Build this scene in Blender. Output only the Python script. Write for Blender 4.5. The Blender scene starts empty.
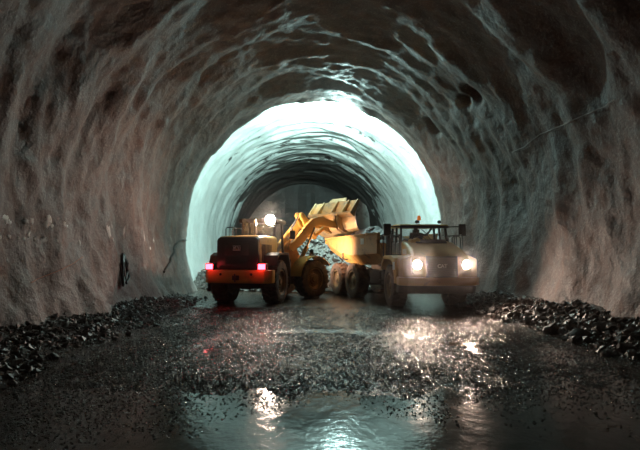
import bpy, bmesh, math, random
import numpy as np
from mathutils import Vector, Matrix, noise, Euler

R = math.radians
rnd = random.Random(7)
scene = bpy.context.scene
COL = scene.collection

# ------------------------------------------------------------------ camera
FPX = 460.0
cam_d = bpy.data.cameras.new('camera')
cam = bpy.data.objects.new('camera', cam_d)
COL.objects.link(cam)
cam_d.sensor_width = 36.0
cam_d.lens = FPX / 640.0 * 36.0
cam_d.clip_end = 300
CAM_P = Vector((0, 0, 1.82))
cam.location = CAM_P
cam.rotation_euler = Euler((R(90 + 4.1), 0, R(-2.5)), 'XYZ')
scene.camera = cam
CAM_R = cam.rotation_euler.to_matrix()

# ------------------------------------------------------------------ world, exposure
world = bpy.data.worlds.new('world')
scene.world = world
world.use_nodes = True
wn = world.node_tree
for n in list(wn.nodes):
    wn.nodes.remove(n)
wo = wn.nodes.new('ShaderNodeOutputWorld')
wb = wn.nodes.new('ShaderNodeBackground')
wb.inputs['Color'].default_value = (0.010, 0.009, 0.009, 1)
wb.inputs['Strength'].default_value = 1.0
wn.links.new(wb.outputs[0], wo.inputs['Surface'])
HAZE = 0.0018
if HAZE > 0:
    vs = wn.nodes.new('ShaderNodeVolumeScatter')
    vs.inputs['Color'].default_value = (0.95, 0.95, 0.95, 1)
    vs.inputs['Density'].default_value = HAZE
    vs.inputs['Anisotropy'].default_value = 0.984
    wn.links.new(vs.outputs[0], wo.inputs['Volume'])
vw = scene.view_settings
vw.view_transform = 'Standard'
vw.look = 'None'
vw.gamma = 1.0
vw.exposure = 0.12
vw.use_curve_mapping = False

# lamp powers (the lamps themselves are built with their fixtures)
P_FLOOD = 5800
P_REAR = 520
P_HEAD = 430
P_LHEAD = 800
P_WORK = 300
P_TAIL = 4
WARM = (1.0, 0.60, 0.46)
WARMW = (1.0, 0.71, 0.55)
TEAL = (0.62, 1.0, 0.96)

# ------------------------------------------------------------------ helpers
def ray(px, py):
    d = CAM_R @ Vector(((px - 320) / FPX, -(py - 225) / FPX, -1))
    return d.normalized()

def ground(px, py, z=0.0):
    d = ray(px, py)
    return CAM_P + d * ((z - CAM_P.z) / d.z)

def tag(o, label=None, cat=None, group=None, kind=None):
    if label: o['label'] = label
    if cat: o['category'] = cat
    if group: o['group'] = group
    if kind: o['kind'] = kind
    return o

def empty(name, loc=(0, 0, 0)):
    o = bpy.data.objects.new(name, None)
    o.empty_display_size = 0.3
    COL.objects.link(o)
    o.location = loc
    return o

def link(name, me, parent=None, M=None):
    o = bpy.data.objects.new(name, me)
    COL.objects.link(o)
    if parent: o.parent = parent
    if M is not None: o.matrix_basis = M
    return o

class MB:
    """collects simple shapes and links them as one mesh object"""
    def __init__(s):
        s.v = []; s.f = []
    def add(s, vs, fs):
        k = len(s.v)
        s.v += [tuple(v) for v in vs]
        s.f += [tuple(i + k for i in f) for f in fs]
        return s
    def box(s, a, b, T=None):
        (x0, y0, z0), (x1, y1, z1) = a, b
        vs = [Vector(p) for p in ((x0, y0, z0), (x1, y0, z0), (x1, y1, z0), (x0, y1, z0),
                                  (x0, y0, z1), (x1, y0, z1), (x1, y1, z1), (x0, y1, z1))]
        if T is not None: vs = [T @ v for v in vs]
        return s.add(vs, [(3, 2, 1, 0), (4, 5, 6, 7), (0, 1, 5, 4), (1, 2, 6, 5), (2, 3, 7, 6), (3, 0, 4, 7)])
    def bar(s, p0, p1, w, h, up=(0, 0, 1)):
        p0, p1 = Vector(p0), Vector(p1)
        d = (p1 - p0).normalized()
        u = Vector(up)
        sx = d.cross(u)
        if sx.length < 1e-4: sx = d.cross(Vector((1, 0, 0)))
        sx.normalize(); u = sx.cross(d).normalized()
        vs = []
        for p in (p0, p1):
            for a, b in ((-1, -1), (1, -1), (1, 1), (-1, 1)):
                vs.append(p + sx * a * w / 2 + u * b * h / 2)
        return s.add(vs, [(3, 2, 1, 0), (4, 5, 6, 7), (0, 1, 5, 4), (1, 2, 6, 5), (2, 3, 7, 6), (3, 0, 4, 7)])
    def tube(s, pts, r, n=8, closed=False):
        pts = [Vector(p) for p in pts]
        m = len(pts)
        rs = r if isinstance(r, (list, tuple)) else [r] * m
        vs = []; fs = []
        prev = None
        for i, p in enumerate(pts):
            if closed: d = pts[(i + 1) % m] - pts[i - 1]
            else: d = pts[min(i + 1, m - 1)] - pts[max(i - 1, 0)]
            d.normalize()
            if prev is None:
                a = d.cross(Vector((0, 0, 1)))
                if a.length < 1e-3: a = d.cross(Vector((1, 0, 0)))
            else:
                a = prev - d * prev.dot(d)
            a.normalize(); prev = a
            b = d.cross(a)
            for k in range(n):
                t = 2 * math.pi * k / n
                vs.append(p + (a * math.cos(t) + b * math.sin(t)) * rs[i])
        for i in range(m if closed else m - 1):
            j = (i + 1) % m
            for k in range(n):
                l = (k + 1) % n
                fs.append((i * n + k, i * n + l, j * n + l, j * n + k))
        if not closed:
            fs.append(tuple(range(n))[::-1]); fs.append(tuple((m - 1) * n + k for k in range(n)))
        return s.add(vs, fs)
    def prism(s, poly, x0, x1):
        """poly of (y, z), extruded along x"""
        n = len(poly)
        vs = [(x0, y, z) for y, z in poly] + [(x1, y, z) for y, z in poly]
        fs = [tuple(range(n)), tuple(range(2 * n - 1, n - 1, -1))]
        for i in range(n):
            j = (i + 1) % n
            fs.append((i, i + n, j + n, j))
        return s.add(vs, fs)
    def lathe(s, prof, n=32, axis='x'):
        """prof of (axial, radius), open ends are capped when radius is 0"""
        m = len(prof); vs = []; fs = []
        for a, r in prof:
            for k in range(n):
                t = 2 * math.pi * k / n
                if axis == 'x': vs.append((a, r * math.cos(t), r * math.sin(t)))
                elif axis == 'y': vs.append((r * math.sin(t), a, r * math.cos(t)))
                else: vs.append((r * math.cos(t), r * math.sin(t), a))
        for i in range(m - 1):
            for k in range(n):
                l = (k + 1) % n
                fs.append((i * n + k, i * n + l, (i + 1) * n + l, (i + 1) * n + k))
        return s.add(vs, fs)
    def loft(s, rings, cap=True):
        n = len(rings[0]); vs = []; fs = []
        for r in rings: vs += [Vector(p) for p in r]
        for i in range(len(rings) - 1):
            for k in range(n):
                l = (k + 1) % n
                fs.append((i * n + k, i * n + l, (i + 1) * n + l, (i + 1) * n + k))
        if cap:
            fs.append(tuple(range(n))[::-1]); fs.append(tuple((len(rings) - 1) * n + k for k in range(n)))
        return s.add(vs, fs)
    def mesh(s, name, mat=None, bevel=0, smooth=40, seg=2):
        me = bpy.data.meshes.new(name)
        me.from_pydata([tuple(v) for v in s.v], [], s.f)
        bm = bmesh.new(); bm.from_mesh(me)
        bmesh.ops.remove_doubles(bm, verts=bm.verts, dist=1e-5)
        bmesh.ops.recalc_face_normals(bm, faces=bm.faces)
        if bevel > 0:
            ed = [e for e in bm.edges if len(e.link_faces) == 2 and e.calc_face_angle(0) > R(30)]
            bmesh.ops.bevel(bm, geom=ed, offset=bevel, segments=seg, profile=0.5, affect='EDGES', clamp_overlap=True)
        bm.to_mesh(me); bm.free()
        if smooth:
            me.polygons.foreach_set('use_smooth', [True] * len(me.polygons))
            me.set_sharp_from_angle(angle=R(smooth))
        if mat: me.materials.append(mat)
        return me
    def build(s, name, mat, parent=None, M=None, bevel=0, smooth=40, seg=2):
        return link(name, s.mesh(name, mat, bevel, smooth, seg), parent, M)

def Tm(x, y, z): return Matrix.Translation((x, y, z))
def Rz(a): return Matrix.Rotation(a, 4, 'Z')
def Rx(a): return Matrix.Rotation(a, 4, 'X')
def Ry(a): return Matrix.Rotation(a, 4, 'Y')

# ------------------------------------------------------------------ materials
def new_mat(name):
    m = bpy.data.materials.new(name); m.use_nodes = True
    nt = m.node_tree
    return m, nt, nt.nodes['Principled BSDF']

def ND(nt, t, **kw):
    n = nt.nodes.new(t)
    for k, v in kw.items():
        if k.startswith('_'): setattr(n, k[1:], v)
        else: n.inputs[k].default_value = v
    return n

def ramp(nt, src, p0, p1, c0=(0, 0, 0, 1), c1=(1, 1, 1, 1)):
    r = nt.nodes.new('ShaderNodeValToRGB')
    r.color_ramp.elements[0].position = p0; r.color_ramp.elements[0].color = c0
    r.color_ramp.elements[1].position = p1; r.color_ramp.elements[1].color = c1
    nt.links.new(src, r.inputs['Fac'])
    return r.outputs['Color']

def mixc(nt, fac, a, b):
    m = nt.nodes.new('ShaderNodeMix'); m.data_type = 'RGBA'
    if hasattr(fac, 'node'): nt.links.new(fac, m.inputs['Factor'])
    else: m.inputs['Factor'].default_value = fac
    for s, c in (('A', a), ('B', b)):
        i = [x for x in m.inputs if x.name == s and x.type == 'RGBA'][0]
        if hasattr(c, 'node'): nt.links.new(c, i)
        else: i.default_value = (*c, 1)
    return [x for x in m.outputs if x.type == 'RGBA'][0]

def math_n(nt, op, a, b=None):
    m = nt.nodes.new('ShaderNodeMath'); m.operation = op
    for i, c in enumerate((a, b)):
        if c is None: continue
        if hasattr(c, 'node'): nt.links.new(c, m.inputs[i])
        else: m.inputs[i].default_value = c
    return m.outputs[0]

def coords(nt, scale=(1, 1, 1), loc=(0, 0, 0)):
    tc = nt.nodes.new('ShaderNodeTexCoord')
    mp = nt.nodes.new('ShaderNodeMapping')
    mp.inputs['Scale'].default_value = scale
    mp.inputs['Location'].default_value = loc
    nt.links.new(tc.outputs['Object'], mp.inputs['Vector'])
    return mp.outputs['Vector']

def noise_n(nt, vec, scale, detail=4, rough=0.6, dist=0.0):
    n = ND(nt, 'ShaderNodeTexNoise', Scale=scale, Detail=detail, Roughness=rough, Distortion=dist)
    nt.links.new(vec, n.inputs['Vector'])
    return n.outputs['Fac']

def bump(nt, bs, h, strength, dist, prev=None):
    b = ND(nt, 'ShaderNodeBump', Strength=strength, Distance=dist)
    nt.links.new(h, b.inputs['Height'])
    if prev is not None: nt.links.new(prev, b.inputs['Normal'])
    nt.links.new(b.outputs['Normal'], bs.inputs['Normal'])
    return b.outputs['Normal']

def paint(name, col, mud=(0.09, 0.06, 0.042), amount=0.45, rough=0.42, metal=0.0, scale=2.2):
    m, nt, b = new_mat(name)
    v = coords(nt)
    f = noise_n(nt, v, scale, 6, 0.65, 0.3)
    lo = 0.72 - amount * 0.6
    c = mixc(nt, ramp(nt, f, lo, lo + 0.22), col, mud)
    nt.links.new(c, b.inputs['Base Color'])
    b.inputs['Roughness'].default_value = rough
    b.inputs['Metallic'].default_value = metal
    r = ramp(nt, f, lo, lo + 0.2, (rough, rough, rough, 1), (0.8, 0.8, 0.8, 1))
    nt.links.new(r, b.inputs['Roughness'])
    bump(nt, b, noise_n(nt, v, 14, 5, 0.6), 0.25, 0.02)
    return m

def emis(name, col, strength):
    m, nt, b = new_mat(name)
    b.inputs['Base Color'].default_value = (*col, 1)
    b.inputs['Emission Color'].default_value = (*col, 1)
    b.inputs['Emission Strength'].default_value = strength
    b.inputs['Roughness'].default_value = 0.2
    return m

def shotcrete(name):
    """grey brown sprayed concrete in the front drive, pale fresh coat with bare rock patches behind the lip"""
    m, nt, b = new_mat(name)
    v = coords(nt)
    big = noise_n(nt, v, 0.55, 5, 0.62, 0.4)
    mid = noise_n(nt, coords(nt, (1.2, 1.2, 0.45)), 1.7, 6, 0.68, 0.5)
    fine = noise_n(nt, v, 16, 5, 0.7)
    c = mixc(nt, ramp(nt, big, 0.35, 0.68), (0.088, 0.066, 0.060), (0.175, 0.140, 0.130))
    c = mixc(nt, ramp(nt, mid, 0.48, 0.78), c, (0.23, 0.14, 0.11))
    c = mixc(nt, ramp(nt, mid, 0.24, 0.46, (1, 1, 1, 1), (0, 0, 0, 1)), c, (0.085, 0.070, 0.063))
    c = mixc(nt, ramp(nt, fine, 0.52, 0.80), c, (0.34, 0.30, 0.27))
    # pale coat beyond the lip
    tc = nt.nodes.new('ShaderNodeTexCoord')
    sep = nt.nodes.new('ShaderNodeSeparateXYZ')
    nt.links.new(tc.outputs['Object'], sep.inputs[0])
    y, z = sep.outputs['Y'], sep.outputs['Z']
    pale = mixc(nt, ramp(nt, noise_n(nt, v, 0.9, 5, 0.6), 0.3, 0.7), (0.58, 0.60, 0.58), (0.44, 0.44, 0.42))
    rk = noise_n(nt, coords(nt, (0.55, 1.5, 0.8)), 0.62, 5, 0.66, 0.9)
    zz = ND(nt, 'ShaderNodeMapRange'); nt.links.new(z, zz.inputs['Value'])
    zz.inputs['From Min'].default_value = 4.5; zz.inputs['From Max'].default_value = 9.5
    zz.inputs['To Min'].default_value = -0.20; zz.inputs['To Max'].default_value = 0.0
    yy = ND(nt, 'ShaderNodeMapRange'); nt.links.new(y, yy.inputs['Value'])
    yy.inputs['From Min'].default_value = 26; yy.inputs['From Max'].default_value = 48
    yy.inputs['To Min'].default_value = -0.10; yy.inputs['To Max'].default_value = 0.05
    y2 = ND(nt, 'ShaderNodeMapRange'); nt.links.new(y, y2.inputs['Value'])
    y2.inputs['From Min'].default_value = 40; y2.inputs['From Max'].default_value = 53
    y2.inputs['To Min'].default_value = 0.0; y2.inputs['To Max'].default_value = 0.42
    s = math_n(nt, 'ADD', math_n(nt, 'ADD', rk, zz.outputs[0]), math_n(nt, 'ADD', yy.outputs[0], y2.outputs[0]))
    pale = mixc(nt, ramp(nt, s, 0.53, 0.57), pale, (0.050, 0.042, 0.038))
    mk = ND(nt, 'ShaderNodeMapRange'); nt.links.new(y, mk.inputs['Value'])
    mk.inputs['From Min'].default_value = 24.3; mk.inputs['From Max'].default_value = 24.9
    c = mixc(nt, mk.outputs[0], c, pale)
    nt.links.new(c, b.inputs['Base Color'])
    rr = ramp(nt, mid, 0.3, 0.7, (0.45, 0.45, 0.45, 1), (0.8, 0.8, 0.8, 1))
    nt.links.new(rr, b.inputs['Roughness'])
    n1 = bump(nt, b, noise_n(nt, v, 4.5, 5, 0.6), 0.55, 0.12)
    bump(nt, b, fine, 0.45, 0.03, n1)
    return m

def mud(name, dark=(0.024, 0.017, 0.013), light=(0.100, 0.060, 0.042)):
    m, nt, b = new_mat(name)
    v = coords(nt)
    f = noise_n(nt, v, 0.9, 6, 0.65, 0.3)
    g = noise_n(nt, v, 9, 5, 0.7)
    c = mixc(nt, ramp(nt, f, 0.35, 0.68), dark, light)
    nt.links.new(c, b.inputs['Base Color'])
    r = ramp(nt, f, 0.36, 0.66, (0.07, 0.07, 0.07, 1), (0.26, 0.26, 0.26, 1))
    nt.links.new(r, b.inputs['Roughness'])
    n1 = bump(nt, b, g, 0.8, 0.035)
    bump(nt, b, noise_n(nt, v, 30, 3, 0.6), 0.8, 0.016, n1)
    return m

def rock(name, c0, c1, rough=0.55, scale=3.0):
    m, nt, b = new_mat(name)
    v = coords(nt)
    oi = nt.nodes.new('ShaderNodeObjectInfo')
    c = mixc(nt, ramp(nt, noise_n(nt, v, scale, 5, 0.65), 0.35, 0.7), c0, c1)
    hs = nt.nodes.new('ShaderNodeHueSaturation')
    nt.links.new(c, hs.inputs['Color'])
    mr = ND(nt, 'ShaderNodeMapRange'); nt.links.new(oi.outputs['Random'], mr.inputs['Value'])
    mr.inputs['To Min'].default_value = 0.6; mr.inputs['To Max'].default_value = 1.4
    nt.links.new(mr.outputs[0], hs.inputs['Value'])
    nt.links.new(hs.outputs[0], b.inputs['Base Color'])
    b.inputs['Roughness'].default_value = rough
    bump(nt, b, noise_n(nt, v, scale * 5, 4, 0.6), 0.4, 0.03)
    return m

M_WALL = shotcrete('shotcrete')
M_MUD = mud('wet_mud')
M_GRAVEL = rock('wet_gravel', (0.060, 0.055, 0.052), (0.20, 0.18, 0.17), 0.08, 8)
M_ROCK = rock('broken_rock', (0.038, 0.031, 0.028), (0.12, 0.10, 0.09), 0.42)
M_PALEROCK = rock('pale_rock', (0.075, 0.062, 0.055), (0.19, 0.165, 0.15), 0.6)
M_MUCK = rock('dark_muck', (0.040, 0.040, 0.042), (0.13, 0.13, 0.135), 0.5, 5)
M_YEL = paint('muddy_yellow', (0.68, 0.34, 0.05), amount=0.22)
M_YEL2 = paint('yellow_hood', (0.68, 0.41, 0.09), (0.20, 0.12, 0.06), amount=0.22)
M_BEDP = paint('worn_bed_paint', (0.58, 0.30, 0.075), (0.14, 0.085, 0.05), amount=0.35)
M_BUCK = paint('bucket_paint', (0.66, 0.43, 0.18), (0.30, 0.23, 0.18), amount=0.40, rough=0.5)
M_BLACK = paint('black_plastic', (0.016, 0.015, 0.015), (0.05, 0.036, 0.03), amount=0.3, rough=0.35)
M_DARK = paint('dark_steel', (0.030, 0.028, 0.027), (0.07, 0.05, 0.038), amount=0.5, rough=0.5)
M_BROWN = paint('mud_covered_steel', (0.10, 0.062, 0.040), (0.06, 0.042, 0.032), amount=0.5, rough=0.6)
M_STEEL = paint('worn_steel', (0.36, 0.35, 0.34), (0.12, 0.10, 0.09), amount=0.4, rough=0.4, metal=0.6)
M_CHROME = paint('bright_pipe', (0.60, 0.58, 0.55), (0.3, 0.26, 0.23), amount=0.1, rough=0.25, metal=0.9)
M_TIRE = paint('muddy_tyre', (0.040, 0.038, 0.037), (0.15, 0.125, 0.11), amount=0.60, rough=0.75, scale=3.5)
M_TIREB = paint('brown_tyre', (0.050, 0.038, 0.030), (0.17, 0.11, 0.075), amount=0.70, rough=0.8, scale=3.5)
M_RIM = paint('muddy_rim', (0.34, 0.23, 0.11), (0.15, 0.11, 0.085), amount=0.5, rough=0.55)
M_WHITE = paint('white_decal', (0.75, 0.74, 0.71), (0.4, 0.35, 0.3), amount=0.1)
M_PATCH = paint('pale_mineral', (0.80, 0.78, 0.75), (0.30, 0.27, 0.25), amount=0.35, rough=0.8, scale=9)
M_CLOTH = paint('dark_workwear', (0.030, 0.028, 0.030), (0.05, 0.04, 0.035), amount=0.3, rough=0.9)
M_ORANGE = emis('amber_beacon', (1.0, 0.25, 0.04), 0.35)
M_CABLE = paint('grey_cable', (0.30, 0.29, 0.28), (0.2, 0.17, 0.15), amount=0.3, rough=0.6)
M_REDC = paint('rust_cord', (0.42, 0.16, 0.09), (0.3, 0.14, 0.1), amount=0.3, rough=0.7)
E_REAR = emis('rear_lamp_lens', (1.0, 0.86, 0.70), 140)
E_HEAD = emis('headlamp_lens', (1.0, 0.88, 0.72), 45)
E_LHEAD = emis('front_lamp_lens', (1.0, 0.82, 0.60), 30)
E_TAIL = emis('tail_lamp_lens', (1.0, 0.03, 0.05), 20)
E_FLOOD = emis('flood_lens', (0.80, 1.0, 0.95), 160)

def glass_mat():
    m, nt, b = new_mat('dusty_glass')
    b.inputs['Base Color'].default_value = (0.75, 0.88, 0.85, 1)
    b.inputs['Roughness'].default_value = 0.05
    b.inputs['Alpha'].default_value = 0.16
    b.inputs['IOR'].default_value = 1.45
    return m
M_GLASS = glass_mat()

def water_mat():
    m, nt, b = new_mat('muddy_water')
    v = coords(nt)
    b.inputs['Base Color'].default_value = (0.030, 0.023, 0.018, 1)
    b.inputs['IOR'].default_value = 1.33
    f = noise_n(nt, v, 0.8, 4, 0.6)
    nt.links.new(ramp(nt, f, 0.4, 0.7, (0.08, 0.08, 0.08, 1), (0.22, 0.22, 0.22, 1)), b.inputs['Roughness'])
    bump(nt, b, noise_n(nt, coords(nt, (1, 0.7, 1)), 7.0, 5, 0.6), 0.22, 0.03)
    return m
M_WATER = water_mat()

def spot(name, loc, target, power, col, angle, blend=0.6, radius=0.08, parent=None):
    l = bpy.data.lights.new(name, 'SPOT')
    l.energy = power; l.color = col; l.spot_size = R(angle); l.spot_blend = blend
    l.shadow_soft_size = radius
    o = bpy.data.objects.new(name, l); COL.objects.link(o)
    d = (Vector(target) - Vector(loc)).normalized()
    q = d.to_track_quat('-Z', 'Y')
    o.location = loc; o.rotation_euler = q.to_euler()
    if parent:
        o.parent = parent
    return o

def point(name, loc, power, col, radius=0.1, parent=None):
    l = bpy.data.lights.new(name, 'POINT')
    l.energy = power; l.color = col; l.shadow_soft_size = radius
    o = bpy.data.objects.new(name, l); COL.objects.link(o)
    o.location = loc
    if parent: o.parent = parent
    return o

# ------------------------------------------------------------------ tunnel
TC_X, TC_Z, TR_X, TR_Z = 0.8, 3.3, 6.85, 7.0
LIP = 24.5

def base_pt(th, y, off=0.0):
    return Vector((TC_X + (TR_X + off) * math.cos(th), y, TC_Z + (TR_Z + off) * math.sin(th)))

def wall_hit(px, py, off=0.0):
    """where a photo direction meets the smooth tunnel surface: (theta, y)"""
    d = ray(px, py)
    t = 0.5
    while t < 60:
        p = CAM_P + d * t
        e = ((p.x - TC_X) / (TR_X + off)) ** 2 + ((p.z - TC_Z) / (TR_Z + off)) ** 2
        if e >= 1: break
        t += 0.02
    return math.atan2((p.z - TC_Z) / (TR_Z + off), (p.x - TC_X) / (TR_X + off)), p.y

DENTS = []
for px, py, r, dep in ((470, 96, 0.42, 0.55), (462, 103, 0.25, 0.3), (430, 129, 0.45, 0.5), (579, 80, 0.8, 0.3)):
    th, y = wall_hit(px, py)
    DENTS.append((base_pt(th, y), r, dep))

def tunnel_pt(th, y):
    s = th * 6.9                                   # metres round the ring
    p0 = base_pt(th, y)
    up = max(0.0, math.sin(th))
    if y < LIP:
        a = noise.noise(Vector((y * 0.55, s * 0.22, 3.1)))
        b = noise.noise(Vector((y * 1.25 + 0.6 * a, s * 0.50, 9.7)))
        c = 1 - abs(noise.noise(Vector((y * 1.1 + 0.5 * b, s * 0.55 + 0.4 * a, 21.3)))) * 2
        e = 1 - abs(noise.noise(Vector((y * 2.3 + 0.4 * a, s * 1.25, 5.5)))) * 2
        g = noise.noise(Vector((y * 4.6, s * 3.2, 1.5)))
        h2 = noise.noise(Vector((y * 4.3, s * 5.4, 4.5)))
        k2 = 0.5 + 0.5 * noise.noise(Vector((y * 0.4, s * 0.4, 55.5)))
        off = 0.30 * a + 0.20 * b - (0.05 + 0.10 * up) * c * k2 - 0.05 * e * k2 + 0.055 * g + 0.016 * h2 + 0.06
        for dp, r, dep in DENTS:
            q = (p0 - dp).length / r
            if q < 2.0: off += dep * math.exp(-(q * q) ** 2)
        if y > LIP - 0.5: off -= 0.12 * (y - LIP + 0.5) / 0.5
    else:
        k = (y - LIP - 0.4) / 3.4
        fr = k - math.floor(k) if k > 0 else 0
        w = noise.noise(Vector((math.floor(k) * 3.7, s * 0.35, 2.2)))
        saw = max(0.0, 0.10 + 1.0 * w) * fr * fr
        a = noise.noise(Vector((y * 0.7, s * 0.16, 33.1)))
        c = 1 - abs(noise.noise(Vector((y * 1.3 + 0.8 * a, s * 0.30, 41.3)))) * 2
        g = noise.noise(Vector((y * 3.1, s * 2.0, 7.5)))
        u2 = up * up
        j2 = noise.noise(Vector((y * 1.9 + a, s * 0.55, 61.3)))
        off = 0.80 + saw * u2 + 0.15 * a - 0.17 * c * (0.10 + 0.90 * u2) + 0.17 * j2 * u2 + 0.03 * g
        if y < LIP + 0.5: off = off * (y - LIP) / 0.5 + (1 - (y - LIP) / 0.5) * 0.0
    return base_pt(th, y, off)

ys = list(np.arange(-7, 24.35, 0.125)) + [24.4, 24.48, 24.55, 24.7, 24.85, 25.0] + list(np.arange(25.15, 57.2, 0.19))
TH0, TH1 = R(-36), R(216)
NT = 250
ths = [TH0 + (TH1 - TH0) * i / NT for i in range(NT + 1)]
GRID = [[tunnel_pt(t, y) for t in ths] for y in ys]
ia = min(range(NT + 1), key=lambda i: abs(ths[i] - R(27)))
ib = min(range(NT + 1), key=lambda i: abs(ths[i] - R(153)))

def tunnel_part(name, i0, i1):
    w = i1 - i0 + 1
    vs = [tuple(row[i]) for row in GRID for i in range(i0, i1 + 1)]
    fs = [(r * w + c, r * w + c + 1, (r + 1) * w + c + 1, (r + 1) * w + c)
          for r in range(len(ys) - 1) for c in range(w - 1)]
    me = bpy.data.meshes.new(name); me.from_pydata(vs, [], fs)
    me.polygons.foreach_set('use_smooth', [True] * len(me.polygons))
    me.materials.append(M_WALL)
    o = link(name, me)
    return o
wall_right = tag(tunnel_part('wall_right', 0, ia), 'rough brown shotcrete tunnel wall to the right of the dump truck', 'wall', kind='structure')
ceiling = tag(tunnel_part('ceiling', ia, ib), 'arched shotcrete tunnel roof, lit teal white beyond the lip', 'ceiling', kind='structure')
wall_left = tag(tunnel_part('wall_left', ib, NT), 'rough brown shotcrete tunnel wall to the left of the loader', 'wall', kind='structure')

YA = np.array(ys)
def grid_pt(th, y):
    i = max(0, min(len(ys) - 2, int(np.searchsorted(YA, y)) - 1)); f = (y - ys[i]) / (ys[i + 1] - ys[i])
    k = (th % (2 * math.pi)) if th > -R(40) and th >= 0 else th
    if th < TH0: k = th + 2 * math.pi
    q = (k - TH0) / (TH1 - TH0) * NT; j = max(0, min(NT - 1, int(q))); g = q - j
    a = GRID[i][j].lerp(GRID[i][j + 1], g); b = GRID[i + 1][j].lerp(GRID[i + 1][j + 1], g)
    return a.lerp(b, f)

def on_wall(px, py, lift=0.02):
    th, y = wall_hit(px, py)
    p = grid_pt(th, y)
    n = (Vector((TC_X, y, TC_Z)) - p).normalized()
    return p + n * lift, n

# tunnel face far behind
vs = []; fs = []
nu, nv = 34, 26
for j in range(nv + 1):
    for i in range(nu + 1):
        x = TC_X - 9 + 18 * i / nu; z = -0.6 + 13 * j / nv
        vs.append((x, 56.6 + 0.7 * noise.noise(Vector((x * 0.5, z * 0.5, 4))), z))
for j in range(nv):
    for i in range(nu):
        k = j * (nu + 1) + i
        fs.append((k, k + 1, k + nu + 2, k + nu + 1))
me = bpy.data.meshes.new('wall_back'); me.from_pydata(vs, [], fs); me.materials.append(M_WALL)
tag(link('wall_back', me), 'dark bare rock face at the far end of the tunnel', 'wall', kind='structure')

# ------------------------------------------------------------------ floor and water
def floor_h(x, y):
    a = noise.noise(Vector((x * 0.20 + 1.7, y * 0.16, 0.4)))
    b = noise.noise(Vector((x * 0.9, y * 0.35, 6.4)))
    c = noise.noise(Vector((x * 2.6, y * 1.9, 2.4)))
    d = noise.noise(Vector((x * 7.0, y * 6.0, 8.4)))
    h = 0.026 * a + 0.022 * b + 0.020 * c + 0.012 * d
    # long shallow hollow that holds the puddle in front of the camera
    h -= 0.075 * math.exp(-(((x - 0.9) / 2.4) ** 2 + ((y - 4.9) / 1.5) ** 2))
    h += 0.012 * min(1, max(0, (y - 6.2) / 1.5))
    h -= 0.035 * math.exp(-(((x - 4.2) / 1.5) ** 2 + ((y - 8.5) / 3.0) ** 2))
    h -= 0.035 * math.exp(-(((x + 2.8) / 1.3) ** 2 + ((y - 6.0) / 2.0) ** 2))
    h += 0.022 * math.exp(-((y - 7.2 - 0.10 * x) / 0.35) ** 2) * (1 if -2.5 < x < 3 else 0.2)
    # rut left by a wheel in front of the machines
    if -0.6 < x < 3.4:
        h -= 0.055 * math.exp(-((y - 11.5 + 0.35 * max(0.0, x - 1.0)) / 0.16) ** 2)
    # banks against the walls
    for e in (x + 5.2, 6.6 - x):
        if e < 1.2: h += 0.30 * ((1.2 - e) / 1.2) ** 1.5
    if y > 17: h = h * max(0.3, 1 - (y - 17) / 6)
    return h
WATER_Z = -0.008
xs = np.linspace(-7.6, 9.2, 150)
#
yf = list(np.arange(-6, 3.6, 0.4)) + list(np.arange(3.6, 10, 0.07)) + list(np.arange(10, 19, 0.14)) + list(np.arange(19, 57.2, 0.6))
vs = [(x, y, floor_h(x, y)) for y in yf for x in xs]
w = len(xs)
fs = [(r * w + c, r * w + c + 1, (r + 1) * w + c + 1, (r + 1) * w + c) for r in range(len(yf) - 1) for c in range(w - 1)]
me = bpy.data.meshes.new('floor'); me.from_pydata(vs, [], fs)
me.polygons.foreach_set('use_smooth', [True] * len(me.polygons)); me.materials.append(M_MUD)
tag(link('floor', me), 'wet dark muddy tunnel floor with gravel and wheel ruts', 'floor', kind='structure')

b = MB(); b.add([(-4.9, 1, WATER_Z), (5.9, 1, WATER_Z), (5.9, 10, WATER_Z), (-4.9, 10, WATER_Z)], [(0, 1, 2, 3)])
pud = b.build('puddle_water', M_WATER, smooth=0)
tag(pud, 'shallow muddy water lying in the floor hollows in the foreground', 'puddle', kind='stuff')

# ------------------------------------------------------------------ rocks
def rock_mesh(name, seed, mat, sub=2, rough=0.35, facet=True):
    bm = bmesh.new()
    bmesh.ops.create_icosphere(bm, subdivisions=sub, radius=1.0)
    r = random.Random(seed)
    planes = []
    for _ in range(9):
        n = Vector((r.gauss(0, 1), r.gauss(0, 1), r.gauss(0, 1))).normalized()
        planes.append((n, r.uniform(0.55, 0.85)))
    for v in bm.verts:
        d = v.co.normalized()
        k = 1 + rough * noise.noise(d * 1.6 + Vector((seed * 3.1, 0, 0)))
        for n, h in planes:
            q = d.dot(n)
            if q > 0: k = min(k, h / q)
        v.co = d * k
    sx, sy, sz = r.uniform(0.8, 1.2), r.uniform(0.7, 1.0), r.uniform(0.5, 0.8)
    for v in bm.verts: v.co = Vector((v.co.x * sx, v.co.y * sy, v.co.z * sz))
    me = bpy.data.meshes.new(name); bm.to_mesh(me); bm.free()
    me.materials.append(mat)
    me.polygons.foreach_set('use_smooth', [True] * len(me.polygons)); me.set_sharp_from_angle(angle=R(22))
    return me
ROCKS = [rock_mesh('rock', i, M_ROCK) for i in range(9)]
PALES = [rock_mesh('pale_rock', 20 + i, M_PALEROCK) for i in range(7)]
MUCKS = [rock_mesh('muck_rock', 40 + i, M_MUCK) for i in range(6)]
STONES = [rock_mesh('gravel_stone', 60 + i, M_GRAVEL, sub=1) for i in range(6)]

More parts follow.
